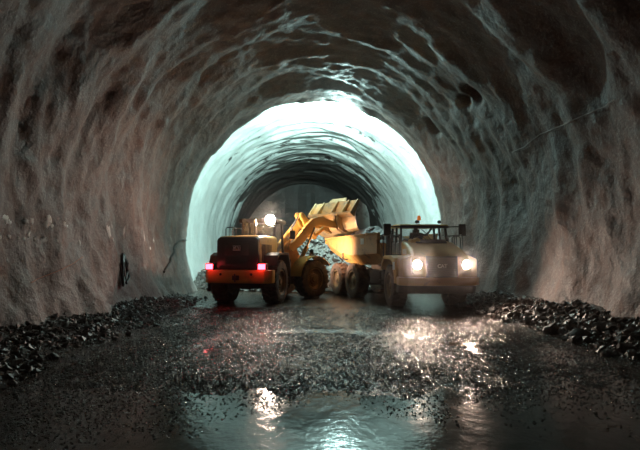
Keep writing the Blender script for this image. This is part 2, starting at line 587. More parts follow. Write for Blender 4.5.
def put_rock(name, meshes, p, r, label, group, cat='rock', flat=1.0):
    o = link(name, rnd.choice(meshes))
    o.location = p
    o.rotation_euler = (rnd.uniform(-0.5, 0.5), rnd.uniform(-0.5, 0.5), rnd.uniform(0, 6.28))
    o.scale = (r, r * rnd.uniform(0.8, 1.1), r * flat * rnd.uniform(0.8, 1.1))
    return tag(o, label, cat, group)

def mound(name, fn, x0, x1, y0, y1, nx, ny, mat, label, cat, keep=0.02):
    """rubble surface z = fn(x, y), only where it rises above the ground"""
    vs = []; fs = []; idx = {}
    for j in range(ny + 1):
        for i in range(nx + 1):
            x = x0 + (x1 - x0) * i / nx; y = y0 + (y1 - y0) * j / ny
            vs.append((x, y, fn(x, y)))
    for j in range(ny):
        for i in range(nx):
            k = j * (nx + 1) + i
            q = (k, k + 1, k + nx + 2, k + nx + 1)
            if max(vs[t][2] for t in q) > keep: fs.append(q)
    me = bpy.data.meshes.new(name); me.from_pydata(vs, [], fs); me.materials.append(mat)
    o = link(name, me)
    return tag(o, label, cat, None, 'stuff')

def rubble_n(x, y, s=3.0):
    d, _ = noise.voronoi(Vector((x * s, y * s, 1.3)))
    return (d[1] - d[0])

# right wall foot
def toe(side, y):
    th = R(-28) if side > 0 else R(208)
    return tunnel_pt(th, y).x
TOE_R = [toe(1, y) for y in np.arange(-6, 58, 0.5)]
TOE_L = [toe(-1, y) for y in np.arange(-6, 58, 0.5)]
def toe_x(side, y):
    k = (y + 6) / 0.5; i = max(0, min(len(TOE_R) - 2, int(k))); f = k - i
    T = TOE_R if side > 0 else TOE_L
    return T[i] * (1 - f) + T[i + 1] * f

def bank(side, x, y):
    e = (toe_x(side, y) - x) * side
    q = 0.65 + 0.25 * noise.noise(Vector((y * 0.6, 3 + 10 * side, 0)))
    if e > q: return -0.2
    h = 0.20 * (1 - max(0, e) / q) ** 1.1 * (0.9 + 0.6 * noise.noise(Vector((y * 0.8, 7 * side, x * 0.5))))
    return h + 0.05 * noise.noise(Vector((x * 4, y * 4, 2.0))) + 0.01
def bank_r(x, y): return bank(1, x, y)
def bank_l(x, y): return bank(-1, x, y)
OV = np.array([(1, 0, 0), (-1, 0, 0), (0, 1, 0), (0, -1, 0), (0, 0, 1), (0, 0, -1)], float)
OF = [(0, 2, 4), (2, 1, 4), (1, 3, 4), (3, 0, 4), (2, 0, 5), (1, 2, 5), (3, 1, 5), (0, 3, 5)]
def rubble_bank(side, x0, x1, y0, y1, count, rmax, label):
    """bank surface with thousands of small broken stones on it, one mesh"""
    fn = bank_r if side > 0 else bank_l
    nx, ny = 30, int((y1 - y0) / 0.09)
    V0 = [(x0 + (x1 - x0) * i / nx, y0 + (y1 - y0) * j / ny) for j in range(ny + 1) for i in range(nx + 1)]
    vs = [(x, y, fn(x, y)) for x, y in V0]; fs = []
    for j in range(ny):
        for i in range(nx):
            k = j * (nx + 1) + i
            q = (k, k + 1, k + nx + 2, k + nx + 1)
            if max(vs[t][2] for t in q) > 0.02: fs.append(q)
    g = np.random.default_rng(11 + side)
    for _ in range(count):
        y = y0 + (y1 - y0) * rnd.random(); x = toe_x(side, y) - side * rnd.choice((rnd.uniform(-0.3, 0.7), rnd.uniform(-0.2, 1.1)))
        r = 0.018 + (rmax - 0.018) * rnd.random() ** 2.5
        o = OV * (r * g.uniform(0.75, 1.25, (6, 1))) + g.normal(0, 0.25 * r, (6, 3))
        a, t = rnd.uniform(0, 6.28), rnd.uniform(-0.7, 0.7)
        bx = o[:, 0] * math.cos(t) - o[:, 2] * math.sin(t); bz = (o[:, 0] * math.sin(t) + o[:, 2] * math.cos(t)) * 0.8
        X = bx * math.cos(a) - o[:, 1] * math.sin(a) + x; Y = bx * math.sin(a) + o[:, 1] * math.cos(a) + y
        zb = max(fn(x, y), floor_h(x, y)) + r * 0.25
        k = len(vs)
        vs += [(X[i], Y[i], bz[i] + zb) for i in range(6)]
        fs += [(p + k, q + k, w_ + k) for p, q, w_ in OF]
    me = bpy.data.meshes.new('rubble_bank'); me.from_pydata(vs, [], fs); me.materials.append(M_ROCK)
    return tag(link('rubble_bank', me), label, 'rubble', None, 'stuff')
rubble_bank(1, 5.0, 7.3, 5, 18.5, 3200, 0.10, 'bank of dark broken rubble along the foot of the right wall')
rubble_bank(-1, -5.9, -3.5, 5, 21, 4200, 0.08, 'bank of dark broken rubble along the foot of the left wall')

for i in range(80):
    y = 7.5 + (17.5 - 7.5) * rnd.random() ** 1.1
    e = rnd.uniform(0.12, 1.15)
    r = rnd.choice((0.06, 0.07, 0.09, 0.11, 0.14, 0.18))
    x = toe_x(1, y) - e
    put_rock('rock', ROCKS, (x, y, max(floor_h(x, y), bank_r(x, y)) + r * 0.25), r,
             'dark broken rock in the rubble row at the foot of the right wall', 'rocks along the right wall')
for (px, py, r, lab) in ((618, 331, 0.40, 'largest dark boulder in the rubble row at the right edge of the picture'),
                         (582, 335, 0.26, 'flat dark boulder left of the largest one by the right wall'),
                         (541, 316, 0.22, 'dark boulder at the far end of the right rubble row, past the truck')):
    p = ground(px, py + 8)
    put_rock('boulder', ROCKS, (p.x, p.y, r * 0.55), r, lab, None, 'boulder')
for i in range(90):
    y = 7.5 + (20.5 - 7.5) * rnd.random()
    e = rnd.uniform(0.1, 1.35)
    r = rnd.choice((0.04, 0.05, 0.06, 0.08, 0.10))
    x = toe_x(-1, y) + e
    put_rock('rock', ROCKS, (x, y, max(floor_h(x, y), bank_l(x, y)) + r * 0.25), r,
             'dark broken rock in the rubble row at the foot of the left wall', 'rocks along the left wall')

# muck pile behind the machines
def muck_h(x, y):
    h = 3.3 * math.exp(-(((x - 1.3) / 3.0) ** 2 + ((y - 30.0) / 3.0) ** 2))
    h += 1.5 * math.exp(-(((x + 4.8) / 1.6) ** 2 + ((y - 29.5) / 2.0) ** 2))
    h += 1.2 * math.exp(-(((x - 6.0) / 2.2) ** 2 + ((y - 29.0) / 2.6) ** 2))
    if h < 0.05: return -0.3
    return h + 0.22 * rubble_n(x, y, 1.6) + 0.15 * noise.noise(Vector((x * 1.5, y * 1.5, 2)))
pile = mound('muck_pile', muck_h, -6.5, 8.4, 23.5, 36, 150, 120, M_PALEROCK, 'large heap of pale blasted rock behind the loader and the truck', 'rubble', 0.04)
pv = [tuple(v.co) for v in pile.data.vertices]; pf = [tuple(p.vertices) for p in pile.data.polygons]
gq_ = np.random.default_rng(5)
cnt = 0
while cnt < 3600:
    x = rnd.uniform(-6.2, 7.0); y = rnd.uniform(24.5, 31.5)
    if muck_h(x, y) < 0.08: continue
    cnt += 1
    r = 0.05 + 0.16 * rnd.random() ** 2
    o = OV * (r * gq_.uniform(0.75, 1.25, (6, 1))) + gq_.normal(0, 0.3 * r, (6, 3))
    a = rnd.uniform(0, 6.28)
    X = o[:, 0] * math.cos(a) - o[:, 1] * math.sin(a) + x; Y = o[:, 0] * math.sin(a) + o[:, 1] * math.cos(a) + y
    k = len(pv); zb = muck_h(x, y) + 0.2 * r
    pv += [(X[i], Y[i], o[i, 2] + zb) for i in range(6)]
    pf += [(p + k, q + k, w_ + k) for p, q, w_ in OF]
me = bpy.data.meshes.new('muck_pile'); me.from_pydata(pv, [], pf); me.materials.append(M_PALEROCK)
pile.data = me
n = 0
while n < 62:
    x = rnd.uniform(-6.0, 4.0); y = rnd.uniform(24.2, 30.0)
    if muck_h(x, y) < 0.1: continue
    r = rnd.choice((0.12, 0.15, 0.18, 0.22, 0.28, 0.34))
    put_rock('rock', PALES, (x, y, muck_h(x, y) + r * 0.2), r, 'pale blasted rock lying on the heap behind the loader', 'rocks on the pale heap')
    n += 1

# ------------------------------------------------------------------ gravel on the floor
def gravel_density(x, y):
    a = noise.noise(Vector((x * 0.55 + 4, y * 0.20, 7.7)))
    b = noise.noise(Vector((x * 1.7, y * 0.8, 17.7)))
    d = 0.55 + 0.7 * a + 0.5 * b
    d += 0.9 * math.exp(-((x + 3.3 - 0.12 * (y - 7)) / 0.6) ** 2)
    d += 0.8 * math.exp(-((y - 7.0 - 0.10 * x) / 0.5) ** 2) * (1 if -2.6 < x < 2.5 else 0.2)
    if y < 7: d -= 0.30 * (7 - y)
    if -0.6 < x < 3.4 and abs(y - 11.5 + 0.35 * max(0.0, x - 1.0)) < 0.25: d = -1
    return d
def stone_pos():
    while True:
        y = 4.4 + 12.6 * rnd.random() ** 1.15
        x = rnd.uniform(-0.78 * y - 0.2, 0.78 * y + 0.2)
        if not (-5.2 < x < 6.6): continue
        if 3.2 < x < 6.4 and y > 15.2: continue
        if rnd.random() < gravel_density(x, y): return x, y
big = 0
while big < 300:
    x, y = stone_pos()
    if y > 11.5: continue
    r = 0.014 + 0.022 * rnd.random() ** 2
    put_rock('gravel_stone', STONES, (x, y, max(floor_h(x, y), WATER_Z - 0.01) + r * 0.25), r,
             'small wet dark stone lying loose on the muddy foreground floor', 'loose stones on the foreground floor', 'stone')
    big += 1
base_v = np.array([(1, 0, 0), (-1, 0, 0), (0, 1, 0), (0, -1, 0), (0, 0, 1), (0, 0, -1)], float)
base_f = [(0, 2, 4), (2, 1, 4), (1, 3, 4), (3, 0, 4), (2, 0, 5), (1, 2, 5), (3, 1, 5), (0, 3, 5)]
rg = np.random.default_rng(3)
V = []; F = []
NS = 42000
for k in range(NS):
    x, y = stone_pos()
    r = 0.005 + 0.010 * rnd.random() ** 2 + 0.0007 * y
    a = rnd.uniform(0, 6.28); ca, sa = math.cos(a), math.sin(a)
    bv = base_v * (r * rg.uniform(0.7, 1.3, (6, 1))) + rg.normal(0, 0.22 * r, (6, 3))
    tilt = rnd.uniform(-0.6, 0.6); ct, st = math.cos(tilt), math.sin(tilt)
    bx = bv[:, 0] * ct - bv[:, 2] * st; bz = (bv[:, 0] * st + bv[:, 2] * ct) * 0.75
    X = bx * ca - bv[:, 1] * sa + x; Y = bx * sa + bv[:, 1] * ca + y
    V.append(np.stack([X, Y, bz + max(floor_h(x, y), WATER_Z - 0.004) + r * 0.2], 1))
    F += [(p + 6 * k, q + 6 * k, t + 6 * k) for p, q, t in base_f]
me = bpy.data.meshes.new('gravel'); me.from_pydata(np.concatenate(V).tolist(), [], F); me.materials.append(M_GRAVEL)
tag(link('gravel', me), 'fine wet gravel scattered over the muddy tunnel floor', 'gravel', kind='stuff')

# ------------------------------------------------------------------ wheels
def make_tire(name, rad, w, mat, lugs=22):
    b = MB()
    ri = rad * 0.56
    h = w / 2
    b.lathe([(-h * 0.72, ri), (-h * 0.95, ri * 1.10), (-h, rad * 0.78), (-h * 0.93, rad * 0.92), (-h * 0.78, rad * 0.955),
             (h * 0.78, rad * 0.955), (h * 0.93, rad * 0.92), (h, rad * 0.78), (h * 0.95, ri * 1.10), (h * 0.72, ri), (-h * 0.72, ri)], 40)
    for side in (-1, 1):
        for k in range(lugs):
            t = 2 * math.pi * (k + (0.5 if side > 0 else 0)) / lugs
            T = Rx(t)
            # chevron lug: from the middle of the tread out to the shoulder
            dt = 0.13
            z0, z1 = rad * 0.93, rad * 1.0
            hw = rad * 0.062
            a = [(side * h * 0.04, -hw, z0), (side * h * 0.04, hw, z0), (side * h * 0.90, hw + rad * dt, z0 * 0.985), (side * h * 0.90, -hw + rad * dt, z0 * 0.985),
                 (side * h * 0.04, -hw, z1), (side * h * 0.04, hw, z1), (side * h * 0.86, hw + rad * dt, z1 * 0.985), (side * h * 0.86, -hw + rad * dt, z1 * 0.985),
                 (side * h * 1.00, hw + rad * dt, rad * 0.80), (side * h * 1.00, -hw + rad * dt, rad * 0.80)]
            b.add([T @ Vector(p) for p in a],
                  [(0, 1, 5, 4), (1, 2, 6, 5), (3, 0, 4, 7), (4, 5, 6, 7), (2, 8, 6), (3, 7, 9), (6, 8, 9, 7)])
    return b.mesh(name, mat, smooth=35)

def make_rim(name, rad, w, mat, bolts=12):
    b = MB()
    ri = rad * 0.56; h = w / 2
    b.lathe([(h * 0.70, ri * 1.03), (h * 0.86, ri * 1.02), (h * 0.86, ri * 0.93), (h * 0.55, ri * 0.86), (h * 0.42, ri * 0.72),
             (h * 0.50, ri * 0.52), (h * 0.62, ri * 0.46), (h * 0.66, ri * 0.30), (h * 0.80, ri * 0.26), (h * 0.80, 0.001)], 32)
    for k in range(bolts):
        t = 2 * math.pi * k / bolts
        y, z = ri * 0.62 * math.cos(t), ri * 0.62 * math.sin(t)
        b.tube([(h * 0.42, y, z), (h * 0.54, y, z)], ri * 0.05, 6)
    b.lathe([(-h * 0.80, 0.001), (-h * 0.5, ri * 0.5), (-h * 0.75, ri * 0.98)], 24)
    return b.mesh(name, mat, smooth=35)

def put_wheel(tm, rm, parent, M, x, y, rad):
    T = M @ Tm(x, y, rad - 0.02) @ (Rz(math.pi) if x < 0 else Matrix.Identity(4)) @ Rx(rnd.uniform(0, 1))
    t = link('tire', tm, parent, T)
    link('rim', rm, t)
    return t

def text_mesh(txt, size, mat, depth=0.004, bold=0.02):
    c = bpy.data.curves.new('text', 'FONT'); c.body = txt; c.size = size; c.extrude = depth
    c.offset = bold * size; c.align_x = 'CENTER'; c.align_y = 'CENTER'
    o = bpy.data.objects.new('text', c); COL.objects.link(o)
    dg = bpy.context.evaluated_depsgraph_get()
    me = bpy.data.meshes.new_from_object(o.evaluated_get(dg))
    bpy.data.objects.remove(o); bpy.data.curves.remove(c)
    me.materials.clear(); me.materials.append(mat)
    return me

def rrect(cx, hw, z0, z1, r, y, n=4):
    """rounded rectangle ring in the xz plane at depth y"""
    pts = []
    for (sx, sz, a0) in ((1, 1, 0), (-1, 1, 90), (-1, -1, 180), (1, -1, 270)):
        for k in range(n + 1):
            a = R(a0 + 90 * k / n)
            x = cx + sx * (hw - r) + r * math.cos(a)
            z = (z1 - r if sz > 0 else z0 + r) + r * math.sin(a)
            pts.append((x, y, z))
    return pts

def lamp(parent, M, pos, aim, r, lens, name='work_lamp', depth=0.12, body=None):
    """round lamp: housing with a lens as its own piece, facing aim (a direction in the M frame)"""
    d = Vector(aim).normalized()
    q = d.to_track_quat('Y', 'Z').to_matrix().to_4x4()
    T = M @ Tm(*pos) @ q
    b = MB()
    b.lathe([(-depth, 0.001), (-depth, r * 0.6), (-depth * 0.4, r * 1.08), (0.012, r * 1.12), (0.012, r * 0.98), (-0.01, r * 0.96)], 20, 'y')
    hsg = b.build(name, body or M_BLACK, parent, T)
    b = MB()
    b.lathe([(-0.02, r * 0.97), (-0.008, r * 0.80), (0.004, r * 0.4), (0.006, 0.001)], 20, 'y')
    b.build('lens', lens, hsg)
    return T @ Vector((0, 0.09, 0))

# ------------------------------------------------------------------ wheel loader
H = Vector((-1.55, 20.88, 0))
YR, YF = R(15), R(47)
loader = tag(empty('wheel_loader', H), 'yellow articulated wheel loader seen from behind, raised bucket over the truck', 'loader')
A = Rz(-YR); B = Rz(-YF)
TIRE_L = make_tire('tire', 0.88, 0.66, M_TIRE)
RIM_L = make_rim('rim', 0.88, 0.66, M_RIM)
for x in (1.06, -1.06):
    put_wheel(TIRE_L, RIM_L, loader, A, x, -1.85, 0.88)
    put_wheel(TIRE_L, RIM_L, loader, B, x, 1.85, 0.88)

def P(name, mb, mat, M, parent=loader, bevel=0.0, smooth=40, seg=2):
    return mb.build(name, mat, parent, M, bevel, smooth, seg)

# rear frame
b = MB().box((-0.48, -3.0, 0.62), (0.48, -0.1, 1.38)); P('rear_chassis', b, M_DARK, A, bevel=0.04)
b = MB().tube([(-1.0, -1.85, 0.86), (-0.4, -1.85, 0.86), (0.4, -1.85, 0.86), (1.0, -1.85, 0.86)], [0.18, 0.3, 0.3, 0.18], 14); P('rear_axle', b, M_DARK, A)
poly = [(-1.36, -2.75), (-1.36, -3.12), (-1.12, -3.38), (1.12, -3.38), (1.36, -3.12), (1.36, -2.75)]
b = MB().loft([[(x, y, z) for x, y in poly] for z in (0.86, 1.36)]); cw = P('counterweight', b, M_YEL, A, bevel=0.035)
for x in (-0.62, 0.62):
    bb = MB().lathe([(-3.385, 0.001), (-3.385, 0.05), (-3.36, 0.055)], 14, 'y')
    bb.v = [(p[0] + x, p[1], p[2] + 1.2) for p in bb.v]
    bb.build('bolt_hole', M_BLACK, cw)
b = MB().box((-0.14, -3.40, 0.98), (0.14, -3.30, 1.16)).tube([(0, -3.47, 1.22), (0, -3.47, 0.92)], 0.035, 10); P('tow_hitch', b, M_DARK, A, bevel=0.01)
b = MB().box((-1.30, -3.05, 0.60), (-1.20, -2.95, 0.87)).box((-1.31, -3.07, 0.52), (-1.19, -2.93, 0.62)); P('mud_bracket', b, M_BLACK, A)
b = MB().loft([rrect(0, 0.86, 1.37, 2.66, 0.16, -3.10), rrect(0, 0.88, 1.37, 2.72, 0.17, -2.4), rrect(0, 0.88, 1.37, 2.74, 0.17, -1.05)]); hood = P('hood', b, M_YEL2, A, smooth=50)
# black rear grille door, slightly bowed
b = MB().loft([rrect(0, 0.85, 1.38, 2.62, 0.14, -3.09), rrect(0, 0.84, 1.39, 2.61, 0.14, -3.24), rrect(0, 0.74, 1.50, 2.50, 0.10, -3.30)]); gr = P('rear_grille', b, M_BLACK, A, smooth=50)
b = MB().box((-0.50, -3.315, 1.92), (0.50, -3.29, 2.42)); b.build('grille_panel', M_DARK, gr, bevel=0.02)
for k in range(6):
    MB().box((-0.46, -3.33, 1.60 + 0.045 * k), (0.46, -3.295, 1.62 + 0.045 * k)).build('grille_bar', M_BLACK, gr)
pl = MB().box((-0.155, -3.330, 2.10), (0.155, -3.312, 2.29)).build('badge', M_WHITE, gr, bevel=0.01)
link('letters', text_mesh('CAT', 0.17, M_BLACK, bold=0.012), pl, Tm(0, -3.334, 2.195) @ Rx(R(90)))
tri = MB().add([(-0.055, -3.336, 2.135), (0.055, -3.336, 2.135), (0.0, -3.336, 2.185), (-0.055, -3.331, 2.135), (0.055, -3.331, 2.135), (0.0, -3.331, 2.185)],
               [(0, 1, 2), (3, 5, 4), (0, 3, 4, 1), (1, 4, 5, 2), (2, 5, 3, 0)])
tri.build('triangle', M_YEL2, pl, smooth=0)
# side louvres of the hood
for k in range(7):
    MB().box((0.865, -2.85 + 0.16 * k, 1.65), (0.895, -2.79 + 0.16 * k, 2.35)).build('louvre', M_BROWN, hood)
# tail lamps on the counterweight corners
for x in (-1.10, 1.02):
    bb = MB().box((x - 0.17, -3.34, 1.365), (x + 0.17, -3.08, 1.62)).build('tail_lamp', M_BLACK, loader, A, bevel=0.02)
    MB().box((x - 0.14, -3.362, 1.39), (x + 0.14, -3.335, 1.59)).build('lens', E_TAIL, bb, bevel=0.015)
    p = A @ Vector((x, -3.55, 1.49))
    point('tail_light', p, P_TAIL, (1.0, 0.05, 0.06), 0.10, loader)
# guard rails, exhaust and intake on the hood
for x0, x1, y in ((-0.70, -0.28, -2.75), (-0.70, -0.28, -2.1)):
    b = MB().tube([(x0, y, 2.70), (x0, y, 2.98), (x0 + 0.05, y, 3.03), (x1 - 0.05, y, 3.03), (x1, y, 2.98), (x1, y, 2.70)], 0.022, 8); P('hand_rail', b, M_BLACK, A)
b = MB().tube([(-0.02, -1.9, 2.68), (-0.02, -1.9, 3.05), (-0.02, -1.9, 3.12), (-0.02, -2.0, 3.22)], [0.05, 0.05, 0.05, 0.048], 12); P('intake_pipe', b, M_BLACK, A)
b = MB().tube([(0.16, -1.75, 2.68), (0.16, -1.75, 3.1), (0.16, -1.75, 3.28), (0.16, -1.88, 3.40)], [0.07, 0.055, 0.055, 0.05], 12); P('exhaust_pipe', b, M_CHROME, A)
b = MB().lathe([(2.70, 0.16), (2.82, 0.16), (2.88, 0.12), (2.88, 0.001)], 16, 'z'); b.v = [(p[0] + 0.55, p[1] - 2.2, p[2]) for p in b.v]; P('air_filter', b, M_BROWN, A)
# rear fenders
for s in (-1, 1):
    poly = [(-2.75, 1.55), (-2.62, 1.92), (-2.3, 2.04), (-1.1, 2.04), (-0.85, 1.60), (-0.78, 1.05), (-0.86, 1.05), (-0.95, 1.55), (-1.16, 1.95), (-2.27, 1.95), (-2.55, 1.84), (-2.68, 1.52)]
    x0, x1 = (0.80, 1.42) if s > 0 else (-1.42, -0.80)
    b = MB().prism(poly, x0, x1); P('fender', b, M_BROWN, A, bevel=0.012)
    # ladder in front of the wheel
    b = MB()
    x = s * 1.12
    b.bar((x - 0.22, -0.72, 0.55), (x - 0.22, -0.60, 1.75), 0.04, 0.06); b.bar((x + 0.22, -0.72, 0.55), (x + 0.22, -0.60, 1.75), 0.04, 0.06)
    ld = P('ladder', b, M_BROWN, A)
    for k in range(4):
        z = 0.62 + 0.33 * k
        MB().box((x - 0.22, -0.78 + 0.03 * k, z), (x + 0.22, -0.58 + 0.03 * k, z + 0.03)).build('rung', M_BROWN, ld)
    b = MB().tube([(s * 1.30, -0.55, 1.75), (s * 1.30, -0.55, 2.6), (s * 1.10, -0.50, 2.75)], 0.02, 8); P('grab_rail', b, M_YEL, A)
# cab
b = MB().box((-0.80, -1.0, 1.38), (0.80, 0.35, 1.85)); P('cab_base', b, M_BROWN, A, bevel=0.04)
for x in (-0.74, 0.74):
    for y0, y1 in ((-0.95, -0.90), (0.30, 0.12)):
        b = MB().bar((x, y0, 1.85), (x * 0.95, y1, 3.36), 0.09, 0.09); P('cab_post', b, M_DARK, A)
b = MB().loft([rrect(0, 0.86, 3.34, 3.52, 0.06, -1.05), rrect(0, 0.86, 3.34, 3.56, 0.06, -0.3), rrect(0, 0.84, 3.36, 3.50, 0.06, 0.42)]); P('cab_roof', b, M_DARK, A)
b = MB().box((-0.70, -0.935, 1.85), (0.70, -0.925, 3.34)); P('rear_window', b, M_GLASS, A, smooth=0)
for s in (-1, 1):
    b = MB().add([(s * 0.735, -0.90, 1.86), (s * 0.735, 0.27, 1.86), (s * 0.70, 0.12, 3.34), (s * 0.70, -0.88, 3.34)], [(0, 1, 2, 3)]); P('side_window', b, M_GLASS, A, smooth=0)
b = MB().add([(-0.70, 0.31, 1.86), (0.70, 0.31, 1.86), (0.67, 0.14, 3.34), (-0.67, 0.14, 3.34)], [(0, 1, 2, 3)]); P('windscreen', b, M_GLASS, A, smooth=0)
b = MB().box((-0.26, -0.65, 1.9), (0.26, -0.15, 2.25)).box((-0.25, -0.75, 2.2), (0.25, -0.60, 2.95)).box((-0.14, -0.73, 2.93), (0.14, -0.62, 3.15)); P('seat', b, M_BLACK, A, bevel=0.04)
for s in (-1, 1):
    b = MB().tube([(s * 0.84, 0.25, 3.3), (s * 1.12, 0.38, 3.25), (s * 1.16, 0.38, 3.05)], 0.018, 6)
    mr = P('mirror_arm', b, M_BLACK, A)
    MB().box((s * 1.16 - 0.12, 0.34, 2.68), (s * 1.16 + 0.12, 0.41, 3.06)).build('mirror', M_BLACK, mr, bevel=0.02)
# rear work lamps: the right one burns
lp = lamp(loader, A, (0.60, -1.16, 3.44), (-0.12, -1, -0.10), 0.23, E_REAR, 'work_lamp')
MB().box((0.56, -1.10, 3.45), (0.64, -0.98, 3.51)).build('lamp_bracket', M_BLACK, loader, A)
spot('rear_work_light', lp, Vector((-5.5, 16.0, 1.8)) - H, P_REAR, WARM, 135, 1.0, 0.10, loader)
M_DEAD = paint('unlit_lens', (0.25, 0.25, 0.25), amount=0.2, rough=0.15)
lamp(loader, A, (-0.60, -1.12, 3.42), (0, -1, -0.2), 0.10, M_DEAD, 'work_lamp')
for x in (-0.6, 0.6):
    lp = lamp(loader, A, (x, 0.50, 3.44), (0.35 + 0.1 * x, 1, -0.12), 0.09, E_LHEAD, 'work_lamp')
    spot('front_work_light', lp, B @ Vector((0.4 + x * 0.6, 4.6, 3.4)), P_WORK, WARMW, 95, 0.7, 0.06, loader)

# front frame
b = MB().box((-0.42, -0.15, 0.65), (0.42, 0.35, 1.4)); P('hitch_block', b, M_DARK, B, bevel=0.05)
b = MB().box((-0.56, 0.30, 0.66), (0.56, 2.45, 1.35)); P('front_chassis', b, M_BROWN, B, bevel=0.05)
b = MB().tube([(-1.0, 1.85, 0.86), (-0.4, 1.85, 0.86), (0.4, 1.85, 0.86), (1.0, 1.85, 0.86)], [0.18, 0.3, 0.3, 0.18], 14); P('front_axle', b, M_DARK, B)
for s in (-1, 1):
    poly = [(0.55, 1.30), (0.80, 2.35), (1.05, 2.56), (1.35, 2.50), (1.75, 1.9), (2.35, 1.40), (2.35, 1.2)]
    b = MB().prism(poly, s * 0.36 - 0.05, s * 0.36 + 0.05); P('tower_plate', b, M_YEL, B, bevel=0.012)
    # front fender, an arched plate with a rim
    x0, x1 = (0.70, 1.44) if s > 0 else (-1.44, -0.70)
    outer = []; inner = []
    for k in range(13):
        a = R(38 + (172 - 38) * k / 12)
        outer.append((1.85 + 1.06 * math.cos(a), 0.86 + 1.06 * math.sin(a)))
        inner.append((1.85 + 1.02 * math.cos(a), 0.86 + 1.02 * math.sin(a)))
    b = MB()
    n = len(outer)
    vs = [(x, y, z) for x in (x0, x1) for y, z in outer] + [(x, y, z) for x in (x0, x1) for y, z in inner]
    fs = []
    for k in range(n - 1):
        fs += [(k, k + 1, n + k + 1, n + k), (2 * n + k, 3 * n + k, 3 * n + k + 1, 2 * n + k + 1),
               (k, 2 * n + k, 2 * n + k + 1, k + 1), (n + k, n + k + 1, 3 * n + k + 1, 3 * n + k)]
    fs += [(0, n, 3 * n, 2 * n), (n - 1, 3 * n - 1, 4 * n - 1, 2 * n - 1)]
    b.add(vs, fs); P('fender', b, M_YEL2, B, smooth=30)
    # lift arm
    x = s * 0.50
    poly = [(0.92, 2.22), (1.0, 2.48), (1.25, 2.60), (2.05, 3.42), (2.45, 3.72), (2.85, 3.84), (3.9, 3.70), (4.42, 3.58), (4.44, 3.38), (4.1, 3.34), (2.9, 3.42), (2.55, 3.25), (1.75, 2.45), (1.2, 2.12)]
    b = MB().prism(poly, x - 0.07, x + 0.07); P('lift_arm', b, M_YEL2, B, bevel=0.015)
    b = MB().tube([(s * 0.62, 1.35, 1.35), (s * 0.60, 2.0, 2.35)], 0.10, 12); lc = P('lift_cylinder', b, M_YEL, B)
    MB().tube([(s * 0.60, 2.0, 2.35), (s * 0.57, 2.55, 3.28)], 0.055, 12).build('piston_rod', M_CHROME, lc)
    # front headlamp on a bracket
    b = MB().bar((s * 0.92, 1.85, 1.90), (s * 0.92, 2.0, 2.08), 0.06, 0.06); P('lamp_bracket', b, M_BLACK, B)
    aim_w = Vector((2.15, 22.15, 2.25)) if s > 0 else Vector((1.50, 24.05, 2.28))
    pos = (s * 0.92, 2.05, 2.12)
    aim = B.inverted() @ (aim_w - H) - Vector(pos)
    lp = lamp(loader, B, pos, aim, 0.11, E_LHEAD, 'headlamp')
    spot('loader_headlight', lp, aim_w - H, P_LHEAD, WARMW, 90, 1.0, 0.06, loader)
b = MB().tube([(-0.56, 2.55, 3.45), (0.56, 2.55, 3.45)], 0.14, 14); P('cross_tube', b, M_YEL2, B)
poly = [(1.98, 3.98), (2.10, 4.04), (2.24, 3.96), (2.72, 3.42), (3.08, 2.85), (3.02, 2.74), (2.90, 2.74), (2.44, 3.18), (1.94, 3.84)]
b = MB().prism(poly, -0.20, -0.10).prism(poly, 0.10, 0.20); P('bell_crank', b, M_YEL2, B, bevel=0.012)
b = MB().tube([(0, 0.95, 2.40), (0, 1.45, 3.05)], 0.11, 12); tcy = P('tilt_cylinder', b, M_YEL, B)
MB().tube([(0, 1.45, 3.05), (0, 2.08, 3.90)], 0.06, 12).build('piston_rod', M_CHROME, tcy)
b = MB().bar((0, 2.98, 2.82), (0, 4.22, 3.66), 0.12, 0.16); P('bucket_link', b, M_YEL, B, bevel=0.01)
b = MB()
for k in range(4):
    x = -0.32 + 0.1 * k
    b.tube([(x, 0.5, 1.5), (x * 1.1, 0.75, 2.1), (x, 1.15, 2.55), (x, 1.6, 2.85)], 0.022, 6)
P('hydraulic_hose', b, M_BLACK, B)

# bucket, rolled a little forward about its hinge
BK = B @ Tm(0, 0.62, 0.0) @ Tm(0, 3.72, 3.50) @ Rx(R(-16)) @ Tm(0, -3.72, -3.50)
HW = 1.56
prof = [(3.80, 4.85), (3.66, 4.40), (3.64, 4.02), (3.80, 3.62), (4.06, 3.38), (4.30, 3.32), (5.15, 3.28)]
b = MB()
n = len(prof)
inn = [(y + 0.07, z + (0.03 if i < 4 else 0.07)) for i, (y, z) in enumerate(prof)]
b.prism(prof + inn[::-1], -HW, HW)
bk = P('bucket_shell', b, M_BUCK, BK, smooth=15)
side = [(3.80, 4.78), (3.66, 4.40), (3.64, 4.02), (3.80, 3.62), (4.06, 3.38), (4.30, 3.32), (5.12, 3.28), (5.10, 3.42), (4.66, 4.40), (4.34, 4.72)]
for s in (-1, 1):
    b = MB().prism(side, s * HW - 0.03, s * HW + 0.03)
    P('bucket_side', b, M_STEEL if s > 0 else M_BUCK, BK, bevel=0.01)  # grey steel colour on the right plate stands in for its shade
b = MB().loft([[(-0.62, 3.78, 4.83), (0.62, 3.78, 4.83), (0.62, 3.86, 4.83), (-0.62, 3.86, 4.83)],
               [(-0.50, 3.92, 5.10), (0.50, 3.92, 5.10), (0.50, 3.97, 5.10), (-0.50, 3.97, 5.10)]]); P('spill_guard', b, M_BUCK, BK)
